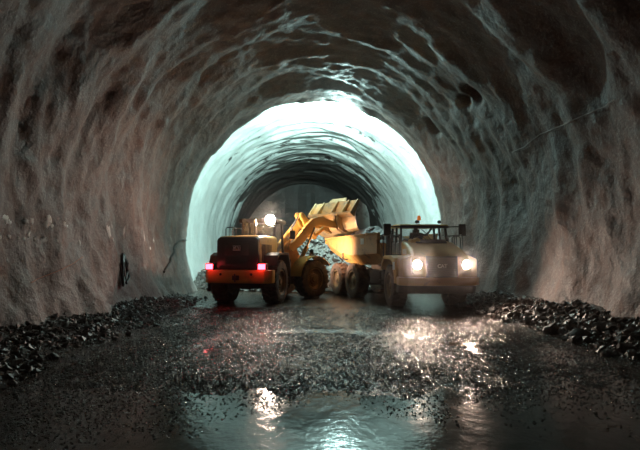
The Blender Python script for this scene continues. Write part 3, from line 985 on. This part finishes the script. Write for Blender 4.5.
# box beam across the back, gusset plates above it and ribs below
b = MB().prism([(3.66, 4.16), (3.34, 4.06), (3.34, 3.94), (3.70, 3.88)], -HW + 0.04, HW - 0.04); P('back_beam', b, M_BUCK, BK, bevel=0.01)
for x in (-1.50, -0.86, 0.14, 0.90, 1.50):
    b = MB().prism([(3.80, 4.84), (3.70, 4.86), (3.36, 4.08), (3.66, 4.10), (3.66, 4.40)], x - 0.035, x + 0.035)
    P('gusset', b, M_BUCK, BK, bevel=0.006)
for x in (-0.62, -0.44, 0.44, 0.62):
    b = MB().prism([(3.36, 3.96), (3.42, 3.52), (3.70, 3.26), (4.25, 3.22), (4.25, 3.34), (4.06, 3.40), (3.80, 3.64), (3.68, 3.96)], x - 0.035, x + 0.035)
    P('hinge_plate', b, M_BUCK, BK, bevel=0.008)
b = MB().prism([(5.05, 3.24), (5.40, 3.26), (5.40, 3.30), (5.05, 3.36)], -HW - 0.03, HW + 0.03); P('cutting_edge', b, M_STEEL, BK)
for k in range(8):
    x = -HW + 0.08 + (2 * HW - 0.16) * k / 7
    b = MB().loft([[(x - 0.07, 5.30, 3.20), (x + 0.07, 5.30, 3.20), (x + 0.07, 5.30, 3.38), (x - 0.07, 5.30, 3.38)],
                   [(x - 0.05, 5.66, 3.25), (x + 0.05, 5.66, 3.25), (x + 0.05, 5.66, 3.28), (x - 0.05, 5.66, 3.28)]]); P('tooth', b, M_STEEL, BK)
# rocks heaped in the bucket
WB = Tm(*H) @ BK
k = 0
for i in range(32):
    x = rnd.uniform(-1.38, 1.42); y = rnd.uniform(3.85, 4.75)
    z = 3.60 + 1.30 * (1 - abs(y - 4.2) * 0.75) * rnd.uniform(0.55, 1.0)
    if x > 0.5: z += 0.12
    r = rnd.choice((0.14, 0.17, 0.20, 0.25))
    put_rock('rock', PALES if rnd.random() < 0.6 else MUCKS, WB @ Vector((x, y, z)), r, 'grey blasted rock heaped in the raised loader bucket', 'rocks in the loader bucket')

# ------------------------------------------------------------------ articulated dump truck
F = Vector((4.75, 17.5, 0))
truck = tag(empty('dump_truck', F), 'yellow six wheeled articulated dump truck facing the camera with headlamps on', 'dump truck')
C = Rz(R(182.5))
hd = C @ Vector((0, 1, 0))
D = Tm(*(hd * -1.4)) @ Rz(R(198))
def Q(name, mb, mat, M, parent=truck, bevel=0.0, smooth=40, seg=2):
    return mb.build(name, mat, parent, M, bevel, smooth, seg)
TR = 0.80
TIRE_T = make_tire('tire', TR, 0.58, M_TIREB, 20)
RIM_T = make_rim('rim', TR, 0.58, M_RIM)
for x in (1.12, -1.12):
    put_wheel(TIRE_T, RIM_T, truck, C, x, 0, TR)
    put_wheel(TIRE_T, RIM_T, truck, D, x, -3.1, TR)
    put_wheel(TIRE_T, RIM_T, truck, D, x, -5.05, TR)
# --- tractor unit
b = MB().box((-0.48, -1.5, 0.62), (0.48, 1.8, 1.05)); Q('chassis', b, M_DARK, C, bevel=0.03)
b = MB().tube([(-1.0, 0, 0.78), (-0.35, 0, 0.78), (0.35, 0, 0.78), (1.0, 0, 0.78)], [0.15, 0.25, 0.25, 0.15], 12); Q('front_axle', b, M_DARK, C)
b = MB().loft([rrect(0, 0.90, 1.25, 2.48, 0.12, 0.12), rrect(0, 0.95, 1.25, 2.38, 0.14, 0.75), rrect(0, 1.00, 1.25, 2.14, 0.16, 1.45), rrect(0, 1.04, 1.25, 1.92, 0.14, 1.85), rrect(0, 1.04, 1.28, 1.82, 0.12, 1.95)])
hd_ = Q('hood', b, M_YEL2, C, smooth=50)
b = MB().loft([rrect(-0.50, 0.20, 2.05, 2.10, 0.02, 1.30), rrect(-0.50, 0.20, 1.98, 2.06, 0.02, 1.58)]); b.build('hood_vent', M_BLACK, hd_)
b = MB().tube([(0.62, 0.35, 2.45), (0.62, 0.75, 2.42)], 0.09, 12); b.build('hood_cap', M_YEL2, hd_)
b = MB().tube([(0.42, 0.30, 2.48), (0.42, 0.62, 2.46)], 0.10, 12); b.build('hood_cap', M_YEL2, hd_)
# muddy dark panel under the windscreen
b = MB().loft([[(-0.80, 0.16, 2.47), (0.80, 0.16, 2.47), (0.80, 0.16, 2.53), (-0.80, 0.16, 2.53)], [(-0.62, 0.82, 2.34), (0.50, 0.82, 2.34), (0.50, 0.82, 2.385), (-0.62, 0.82, 2.385)]]); b.build('scuttle_panel', M_BROWN, hd_)
# front fascia with headlamp pods
for s in (-1, 1):
    b = MB().loft([[(s * 0.54, 1.98, 1.16), (s * 1.30, 1.84, 1.16), (s * 1.34, 1.74, 1.78), (s * 1.02, 1.86, 1.90), (s * 0.54, 1.97, 1.86)],
                   [(s * 0.54, 1.6, 1.16), (s * 1.36, 1.2, 1.16), (s * 1.36, 1.2, 1.80), (s * 1.02, 1.4, 1.95), (s * 0.54, 1.6, 1.90)]])
    Q('fascia', b, M_YEL, C, bevel=0.03)
    lp = lamp(truck, C, (s * 0.86, 1.985, 1.59), (0.10 * s, 1, -0.03), 0.155, E_HEAD, 'headlamp')
    spot('headlight', lp, lp + (C @ Vector((0.16 * s, 1, -0.10))), P_HEAD, WARMW, 105, 1.0, 0.12, truck)
b = MB().box((-0.56, 1.90, 1.14), (0.56, 1.975, 1.88)); gq = Q('grille', b, M_BLACK, C, bevel=0.02)
for k in range(9):
    MB().box((-0.52, 1.97, 1.20 + 0.072 * k), (0.52, 1.992, 1.235 + 0.072 * k)).build('grille_bar', M_DARK, gq)
bd = MB().box((-0.17, 1.99, 1.46), (0.17, 2.006, 1.62)).build('badge', M_BLACK, gq, bevel=0.01)
link('letters', text_mesh('CAT', 0.17, M_WHITE), bd, Tm(0, 2.012, 1.54) @ Rz(math.pi) @ Rx(R(90)))
poly = [(-1.42, 1.30), (-1.42, 1.70), (-1.20, 1.98), (-0.6, 2.10), (0.6, 2.10), (1.20, 1.98), (1.42, 1.70), (1.42, 1.30)]
b = MB().loft([[(x, y, z) for x, y in poly] for z in (0.88, 1.16)]); Q('bumper', b, M_YEL, C, bevel=0.03)
b = MB().loft([[(x * 0.97, y - 0.12 - (0.12 if z < 0.7 else 0), z) for x, y in poly] for z in (0.60, 0.88)]); Q('skid_plate', b, M_BROWN, C, bevel=0.02)
for s in (-1, 1):
    x0, x1 = (0.92, 1.44) if s > 0 else (-1.44, -0.92)
    outer = [(1.30, 0.92), (1.34, 1.45), (1.10, 1.82), (0.55, 1.92), (-0.55, 1.92), (-0.98, 1.66), (-1.08, 1.35)]
    inner = [(1.02, 0.92), (0.98, 1.30), (0.80, 1.66), (0.48, 1.76), (-0.48, 1.78), (-0.84, 1.58), (-0.96, 1.35)]
    b = MB().prism(outer + inner[::-1], x0, x1); fd = Q('fender', b, M_YEL, C, bevel=0.02)
    b = MB().box((s * 1.445 - 0.008, 0.92, 1.40), (s * 1.445 + 0.008, 1.18, 1.68)); b.build('decal', M_WHITE, fd)
    b = MB().box((s * 0.975 - 0.008, 0.55, 1.95), (s * 0.975 + 0.008, 1.05, 2.15)); b.build('decal', M_WHITE, hd_)
    # steps and side box
    b = MB().box((s * 1.08 - 0.26, -1.45, 0.75), (s * 1.08 + 0.26, -1.0, 1.55)); Q('step_box', b, M_DARK, C, bevel=0.02)
    for k in range(3):
        MB().box((s * 1.30 - 0.16, -1.40, 0.55 + 0.36 * k), (s * 1.30 + 0.16, -1.08, 0.59 + 0.36 * k)).build('step', M_DARK, truck, C)
    # hand rails round the platform
    for y0, y1 in ((-0.95, -0.35), (-0.15, 0.45)):
        b = MB().tube([(s * 1.36, y0, 1.9), (s * 1.36, y0, 2.62), (s * 1.36, y0 + 0.06, 2.70), (s * 1.36, y1 - 0.06, 2.70), (s * 1.36, y1, 2.62), (s * 1.36, y1, 1.9)], 0.022, 8); Q('hand_rail', b, M_BLACK, C)
    b = MB().tube([(s * 1.02, 0.30, 1.95), (s * 1.02, 0.30, 2.58), (s * 1.08, 0.30, 2.64), (s * 1.28, 0.30, 2.64), (s * 1.34, 0.30, 2.58), (s * 1.34, 0.30, 1.95)], 0.022, 8)
    b.tube([(s * 1.18, 0.30, 1.95), (s * 1.18, 0.30, 2.64)], 0.018, 8); Q('hand_rail', b, M_BLACK, C)
    # mirrors
    b = MB().tube([(s * 0.90, 0.05, 3.02), (s * 1.42, 0.22, 3.02), (s * 1.46, 0.22, 2.96)], 0.024, 8).tube([(s * 0.90, 0.05, 2.66), (s * 1.42, 0.22, 2.70)], 0.02, 8)
    ma = Q('mirror_arm', b, M_BLACK, C)
    MB().box((s * 1.46 - 0.14, 0.14, 2.66), (s * 1.46 + 0.14, 0.24, 3.12)).build('mirror', M_BLACK, ma, bevel=0.03)
# cab
b = MB().box((-0.94, -1.40, 1.30), (0.94, 0.14, 2.42)); Q('cab_base', b, M_DARK, C, bevel=0.04)
for x in (-0.90, 0.90):
    for y0, y1 in ((0.08, -0.04), (-0.70, -0.70), (-1.36, -1.30)):
        b = MB().bar((x, y0, 2.40), (x * 0.96, y1, 3.06), 0.075, 0.075); Q('cab_post', b, M_BLACK, C)
b = MB().bar((-0.42, 0.075, 2.42), (-0.40, -0.035, 3.04), 0.05, 0.04); Q('windscreen_bar', b, M_BLACK, C)
b = MB().loft([rrect(0, 0.94, 3.02, 3.10, 0.03, 0.10), rrect(0, 0.96, 3.02, 3.16, 0.04, -0.5), rrect(0, 0.94, 3.02, 3.14, 0.04, -1.42)]); Q('cab_roof', b, M_YEL2, C)
b = MB().box((-0.95, 0.06, 2.96), (0.95, 0.14, 3.05)); Q('sun_visor', b, M_BLACK, C, bevel=0.01)
b = MB().add([(-0.88, 0.09, 2.42), (0.88, 0.09, 2.42), (0.85, -0.03, 3.02), (-0.85, -0.03, 3.02)], [(0, 1, 2, 3)]); Q('windscreen', b, M_GLASS, C, smooth=0)
b = MB().add([(-0.88, -1.36, 2.42), (0.88, -1.36, 2.42), (0.85, -1.31, 3.02), (-0.85, -1.31, 3.02)], [(0, 1, 2, 3)]); Q('rear_window', b, M_GLASS, C, smooth=0)
for s in (-1, 1):
    b = MB().add([(s * 0.91, 0.04, 2.42), (s * 0.91, -1.34, 2.42), (s * 0.87, -1.30, 3.02), (s * 0.87, -0.04, 3.02)], [(0, 1, 2, 3)]); Q('side_window', b, M_GLASS, C, smooth=0)
    b = MB().bar((s * 0.92, -0.05, 2.70), (s * 0.92, -0.70, 2.70), 0.05, 0.05); Q('window_bar', b, M_BLACK, C)
b = MB().tube([(0.06, -0.35, 3.14), (0.06, -0.35, 3.30)], 0.018, 8); bs_ = Q('beacon_stem', b, M_BLACK, C)
b = MB().lathe([(3.30, 0.001), (3.30, 0.075), (3.40, 0.07), (3.47, 0.05), (3.49, 0.001)], 14, 'z'); b.v = [(p[0] + 0.06, p[1] - 0.35, p[2]) for p in b.v]
b.build('beacon', M_ORANGE, bs_)
for x in (0.28, -0.60):
    lamp(truck, C, (x, 0.10, 3.20), (0, 1, -0.1), 0.06, M_DEAD, 'roof_lamp', 0.14)
b = MB().box((-0.28, -0.95, 2.0), (0.28, -0.45, 2.2)).box((-0.27, -1.05, 2.15), (0.27, -0.90, 2.85)).box((-0.15, -1.03, 2.83), (0.15, -0.93, 2.98)); Q('seat', b, M_BLACK, C, bevel=0.04)
b = MB().tube([(0.05 + 0.19 * math.cos(t), -0.16 - 0.06 * math.sin(t), 2.50 + 0.16 * math.sin(t)) for t in [2 * math.pi * k / 16 for k in range(16)]], 0.018, 6, closed=True); Q('steering_wheel', b, M_BLACK, C)
b = MB().tube([(-0.30, 0.11, 2.46), (-0.05, 0.05, 2.80)], 0.012, 6).tube([(-0.15, 0.07, 2.70), (0.08, 0.03, 2.92)], 0.016, 6); Q('wiper', b, M_BLACK, C)
b = MB().box((-0.95, -1.75, 1.2), (0.95, -1.42, 2.35)); Q('engine_box', b, M_DARK, C, bevel=0.04)
b = MB().tube([(0.98, -1.55, 1.6), (0.98, -1.55, 2.9)], 0.07, 12); Q('exhaust_stack', b, M_DARK, C)

# --- rear unit: frame, axles, tipping body
b = MB().box((-0.42, -6.0, 0.85), (0.42, 0.1, 1.25)); Q('rear_frame', b, M_DARK, D, bevel=0.03)
b = MB().tube([(0, 0.5, 0.95), (0, -0.1, 0.95)], 0.28, 14); Q('hitch_joint', b, M_DARK, D)
for y in (-3.1, -5.05):
    b = MB().tube([(-1.0, y, 0.78), (-0.35, y, 0.78), (0.35, y, 0.78), (1.0, y, 0.78)], [0.14, 0.24, 0.24, 0.14], 12); Q('rear_axle', b, M_DARK, D)
def body_ring(y, zb, hb, zt, ht, t=0.05):
    return [(-hb, y, zb), (-ht, y, zb + 0.45), (-ht, y, zt), (-ht + t, y, zt), (-ht + t, y, zb + 0.47), (-hb + t, y, zb + t),
            (hb - t, y, zb + t), (ht - t, y, zb + 0.47), (ht - t, y, zt), (ht, y, zt), (ht, y, zb + 0.45), (hb, y, zb)]
b = MB().loft([body_ring(-0.35, 1.55, 1.05, 2.84, 1.40), body_ring(-3.2, 1.50, 1.05, 2.84, 1.42), body_ring(-4.4, 1.62, 1.05, 2.84, 1.42), body_ring(-6.35, 2.20, 1.1, 2.84, 1.42)])
body = Q('dump_body', b, M_BEDP, D, smooth=25)
b = MB().loft([[(-1.36, -0.36, 2.44), (1.36, -0.36, 2.44), (1.36, -0.42, 2.44), (-1.36, -0.42, 2.44)], [(-1.05, -0.36, 1.55), (1.05, -0.36, 1.55), (1.05, -0.42, 1.55), (-1.05, -0.42, 1.55)]]); b.build('headboard', M_BEDP, body)
for s in (-1, 1):
    b = MB().box((s * 1.43 - 0.05, -6.37, 2.78), (s * 1.43 + 0.05, -0.33, 2.88)); b.build('top_rail', M_BEDP, body, bevel=0.015)
    for y, zb in ((-0.45, 1.98), (-6.2, 2.55)):
        b = MB().box((s * 1.44 - 0.035, y - 0.07, zb), (s * 1.44 + 0.035, y + 0.07, 2.80)); b.build('body_rib', M_BEDP, body, bevel=0.01)
    b = MB().box((s * 1.425 - 0.006, -2.05, 2.42), (s * 1.425 + 0.006, -1.72, 2.68)); b.build('decal', M_WHITE, body)
    b = MB().tube([(s * 0.78, -1.2, 0.98), (s * 0.86, -2.3, 1.30)], 0.10, 12); hc = Q('hoist_cylinder', b, M_DARK, D)
    MB().tube([(s * 0.86, -2.3, 1.30), (s * 0.92, -3.3, 1.58)], 0.055, 10).build('piston_rod', M_CHROME, hc)
    b = MB().box((s * 0.95 - 0.22, -1.7, 0.75), (s * 0.95 + 0.22, -0.75, 1.3)); Q('fuel_tank', b, M_DARK, D, bevel=0.05)
    # small lamp on a bracket under the body side
    b = MB().bar((s * 1.25, -3.9, 1.72), (s * 1.46, -3.95, 1.80), 0.05, 0.05).bar((s * 1.46, -3.95, 1.78), (s * 1.46, -3.95, 2.05), 0.05, 0.05); Q('marker_bracket', b, M_DARK, D)
b = MB().lathe([(0.0, 0.001), (0.0, 0.07), (0.04, 0.07), (0.05, 0.001)], 12, 'y'); Q('side_reflector', b, emis('red_reflector_glow', (0.9, 0.12, 0.05), 0.3), D @ Tm(1.0, -0.70, 0.95))  # reflector given a faint glow of its own in place of reflected light

# load in the body
WD = Tm(*F) @ D
def load_h(x, y):
    e = min(1.34 - abs(x), -0.5 - y, y + 6.2)
    if e < 0: return -1
    h = 2.45 + 0.85 * math.exp(-((x / 1.1) ** 2 + ((y + 4.0) / 1.5) ** 2)) + 0.35 * math.exp(-((x / 1.2) ** 2 + ((y + 2.0) / 1.3) ** 2))
    h = 2.30 + (h - 2.30) * min(1, max(0, (-0.6 - y) / 1.6))
    return h + 0.14 * rubble_n(x, y, 2.2)
vs = []; fs = []
nx, ny = 40, 80
for j in range(ny + 1):
    for i in range(nx + 1):
        x = -1.32 + 2.64 * i / nx; y = -6.15 + 5.6 * j / ny
        vs.append(tuple(WD @ Vector((x, y, load_h(x, y)))))
for j in range(ny):
    for i in range(nx):
        k = j * (nx + 1) + i; fs.append((k, k + 1, k + nx + 2, k + nx + 1))
me = bpy.data.meshes.new('muck_load'); me.from_pydata(vs, [], fs); me.materials.append(M_MUCK)
tag(link('muck_load', me), 'dark broken muck filling the dump truck body', 'rubble', kind='stuff')
for i in range(34):
    x = rnd.uniform(-1.2, 1.2); y = rnd.uniform(-5.6, -0.9)
    r = rnd.choice((0.09, 0.12, 0.15, 0.19))
    put_rock('rock', MUCKS, WD @ Vector((x, y, load_h(x, y) + r * 0.2)), r, 'dark blasted rock on the load in the dump truck body', 'rocks on the truck load')

# driver in the cab: one continuous body, seated, one arm raised
def person(M, root_loc):
    pts = {'pelvis': (0, 0, 0), 'waist': (0, 0.0, 0.18), 'chest': (0, 0.04, 0.38), 'neck0': (0, 0.04, 0.52), 'neck': (0, 0.05, 0.58), 'head': (0, 0.07, 0.68), 'crown': (0, 0.07, 0.80),
           'hipR': (0.10, 0.02, -0.02), 'kneeR': (0.16, 0.42, 0.02), 'ankR': (0.16, 0.50, -0.38), 'toeR': (0.16, 0.66, -0.42),
           'hipL': (-0.10, 0.02, -0.02), 'kneeL': (-0.16, 0.42, 0.02), 'ankL': (-0.16, 0.50, -0.38), 'toeL': (-0.16, 0.66, -0.42),
           'shR': (0.19, 0.04, 0.46), 'elR': (0.27, 0.20, 0.24), 'wrR': (0.16, 0.42, 0.26), 'haR': (0.14, 0.50, 0.28),
           'shL': (-0.19, 0.04, 0.46), 'elL': (-0.36, 0.22, 0.44), 'wrL': (-0.48, 0.34, 0.60), 'haL': (-0.51, 0.37, 0.67)}
    rad = {'pelvis': .16, 'waist': .145, 'chest': .165, 'neck0': .085, 'neck': .06, 'head': .095, 'crown': .075, 'hipR': .10, 'kneeR': .07, 'ankR': .05, 'toeR': .04, 'hipL': .10, 'kneeL': .07, 'ankL': .05, 'toeL': .04,
           'shR': .075, 'elR': .052, 'wrR': .036, 'haR': .04, 'shL': .075, 'elL': .052, 'wrL': .036, 'haL': .04}
    ed = ['pelvis waist', 'waist chest', 'chest neck0', 'neck0 neck', 'neck head', 'head crown', 'pelvis hipR', 'hipR kneeR', 'kneeR ankR', 'ankR toeR', 'pelvis hipL', 'hipL kneeL', 'kneeL ankL', 'ankL toeL',
          'chest shR', 'shR elR', 'elR wrR', 'wrR haR', 'chest shL', 'shL elL', 'elL wrL', 'wrL haL']
    names = list(pts)
    V_ = [Vector(pts[k]) for k in names]; R_ = [rad[k] for k in names]
    E_ = [(names.index(a), names.index(b)) for a, b in (e.split() for e in ed)]
    # fingers as short chains rooted in each hand
    for h, w in (('haR', 'wrR'), ('haL', 'wrL')):
        d = (Vector(pts[h]) - Vector(pts[w])).normalized()
        sd = d.cross(Vector((0, 1, 0))).normalized(); up = sd.cross(d)
        for k, (o, ln) in enumerate(((-0.030, .07), (-0.010, .08), (0.010, .075), (0.030, .06), (0.05, .05))):
            base = Vector(pts[h]) + sd * o + (d * -0.02 if k == 4 else d * 0.02)
            dirn = (d + sd * (0.9 if k == 4 else 0)).normalized()
            m1 = base + dirn * ln * 0.55; m2 = m1 + (dirn * 0.6 - up * 0.6) * ln * 0.5
            i0 = len(V_); V_ += [base, m1, m2]; R_ += [.011, .010, .008]
            E_ += [(names.index(h), i0), (i0, i0 + 1), (i0 + 1, i0 + 2)]
    me = bpy.data.meshes.new('person'); me.from_pydata([tuple(v) for v in V_], E_, [])
    o = link('person', me)
    md = o.modifiers.new('skin', 'SKIN'); md.use_smooth_shade = True
    sv = me.skin_vertices[0].data
    for i, r in enumerate(R_): sv[i].radius = (r, r)
    sv[0].use_root = True
    o.modifiers.new('sub', 'SUBSURF').levels = 2
    o.modifiers['sub'].render_levels = 2
    dg = bpy.context.evaluated_depsgraph_get()
    m2 = bpy.data.meshes.new_from_object(o.evaluated_get(dg))
    o.modifiers.clear(); o.data = m2
    m2.materials.clear(); m2.materials.append(M_CLOTH)
    o.matrix_world = M
    return o
drv = person(Tm(*F) @ C @ Tm(0.12, -0.66, 2.28), None)
tag(drv, 'person in dark work clothes and helmet seated in the dump truck cab, one arm raised', 'person')
b = MB().lathe([(0.0, 0.15), (0.01, 0.125), (0.06, 0.12), (0.11, 0.08), (0.13, 0.001)], 16, 'z')
b.build('helmet', M_DARK, drv, Tm(0, 0.08, 0.72))

# ------------------------------------------------------------------ ceiling flood lamp behind the lip
def flood(x, y, drop, label, both):
    fth = math.acos((x - TC_X) / (TR_X + 0.8))
    top = tunnel_pt(fth, y)
    fz = top.z - drop
    fl = tag(empty('flood_lamp', (x, y, fz)), label, 'lamp')
    MB().loft([rrect(0, 0.30, -0.12, 0.16, 0.05, -0.06), rrect(0, 0.34, -0.14, 0.18, 0.05, 0.06)]).build('housing', M_BLACK, fl, smooth=40)
    MB().box((-0.29, 0.055, -0.11), (0.29, 0.085, 0.15)).build('lens', E_FLOOD, fl, bevel=0.01)
    if both: MB().box((-0.27, -0.085, -0.10), (0.27, -0.055, 0.14)).build('lens', E_FLOOD, fl, bevel=0.01)
    for q in (-0.30, 0.30):
        MB().bar((q, 0, 0.10), (q * 0.6, 0, drop - 0.02), 0.04, 0.04).build('bracket', M_STEEL, fl)
    return fl
f1 = flood(2.2, 25.7, 0.95, 'teal white flood lamp hung from the tunnel roof right behind the lip', True)
spot('flood_light', (0, 0.22, -0.10), (-0.10, 1.22, -0.40), P_FLOOD, TEAL, 178, 0.15, 0.14, f1)
spot('flood_deep_fill', (0.1, 0.24, -0.05), (-0.06, 1.24, -0.12), P_FLOOD * 1.7, TEAL, 80, 1.0, 0.14, f1)  # extra spot on the same fixture, added to brighten the deeper tunnel
point('flood_spill', (0, -0.10, -0.30), P_FLOOD * 0.14, TEAL, 0.12, f1)

# ------------------------------------------------------------------ marks and cables on the walls
def wall_patch(px, py, w, h, seed):
    """irregular pale crust lying on the left wall (w, h in metres)"""
    c, n = on_wall(px, py, 0.0)
    up = Vector((0, 0, 1)); up = (up - n * up.dot(n)).normalized(); sd = up.cross(n).normalized()
    r = random.Random(seed); m = 14
    ring = []
    for k in range(m):
        t = 2 * math.pi * k / m
        q = r.uniform(0.45, 1.1)
        ring.append(c + sd * math.cos(t) * w * q * 0.85 + up * math.sin(t) * h * q * 0.8)
    def snap(p, lift):
        th = math.atan2((p.z - TC_Z) / TR_Z, (p.x - TC_X) / TR_X)
        return grid_pt(th, p.y) + n * lift
    vs = [snap(p, 0.0) for p in ring] + [snap(c + (p - c) * 0.75, 0.012) for p in ring] + [snap(c, 0.016)]
    fs = []
    for k in range(m):
        j = (k + 1) % m
        fs += [(k, j, m + j, m + k), (m + k, m + j, 2 * m)]
    b = MB().add(vs, fs)
    return b.build('pale_patch', M_PATCH, wall_left, smooth=30)
k = 0
for px, py, w, h in ((7, 219, .20, .16), (13, 222, .10, .10), (26, 221, .16, .10), (33, 221, .12, .14), (47, 222, .20, .22), (50, 226, .10, .10), (60, 225, .18, .14), (71, 226, .14, .10),
                     (3, 237, .08, .07), (12, 236, .10, .06), (21, 238, .06, .07), (27, 238, .08, .10), (31, 234, .12, .16), (37, 239, .06, .07), (45, 240, .14, .12), (55, 242, .08, .10),
                     (106, 232, .20, .30), (110, 240, .08, .12), (83, 242, .08, .20), (125, 232, .08, .3), (142, 236, .08, .4), (155, 240, .12, .14), (153, 248, .10, .12), (171, 240, .12, .18), (112, 226, .08, .12)):
    k += 1
    wall_patch(px, py, w, h, k)

def wall_line(pix, r, mat, name, lift=0.03, sag=0.0):
    pts = []
    for i in range(len(pix) - 1):
        (x0, y0), (x1, y1) = pix[i], pix[i + 1]
        m = max(3, int(math.hypot(x1 - x0, y1 - y0) / 3))
        for k in range(m):
            pts.append(on_wall(x0 + (x1 - x0) * k / m, y0 + (y1 - y0) * k / m, lift)[0])
    pts.append(on_wall(*pix[-1], lift)[0])
    return MB().tube(pts, r, 6).build(name, mat, smooth=60)
tag(wall_line([(513, 152), (524, 147), (535, 136), (548, 131), (565, 124), (580, 117), (600, 108), (616, 99)], 0.016, M_CABLE, 'wall_cable', 0.05),
    'thin grey cable running along the upper right tunnel wall', 'cable')
tag(wall_line([(30, 283), (55, 272), (70, 265), (82, 257)], 0.008, M_REDC, 'wall_string'), 'thin rust red cord on the left wall below the pale patches', 'cord')
tag(wall_line([(164, 272), (168, 259), (177, 243), (181, 240), (190, 241)], 0.05, M_DARK, 'wall_bent_tube', 0.06), 'dark bent tube on the left wall behind the loader tail lamp', 'hose')  # dark bent line, built as a tube along the wall
# dark ragged cable loops hung on the left wall
hb = tag(empty('cable_bundle', on_wall(123, 282)[0]), 'dark ragged bundle of cable loops hanging on the left wall', 'cable')
base = hb.location.copy()
def loop(pix, r):
    pts = []
    for i in range(len(pix)):
        (x0, y0), (x1, y1) = pix[i], pix[(i + 1) % len(pix)]
        for k in range(3):
            pts.append(on_wall(x0 + (x1 - x0) * k / 3, y0 + (y1 - y0) * k / 3, 0.08)[0] - base)
    MB().tube(pts, r, 6, closed=True).build('loop', M_BLACK, hb, smooth=60)
loop([(123.5, 254), (125, 262), (126, 272), (124, 280), (121.5, 272), (122, 262)], 0.05)
loop([(123, 256), (124, 266), (128, 277), (125, 284), (122, 276), (121, 264)], 0.035)
loop([(124, 255), (126, 264), (125, 270), (122.5, 262)], 0.06)
loop([(122, 264), (123, 274), (122, 286), (120.5, 276)], 0.04)
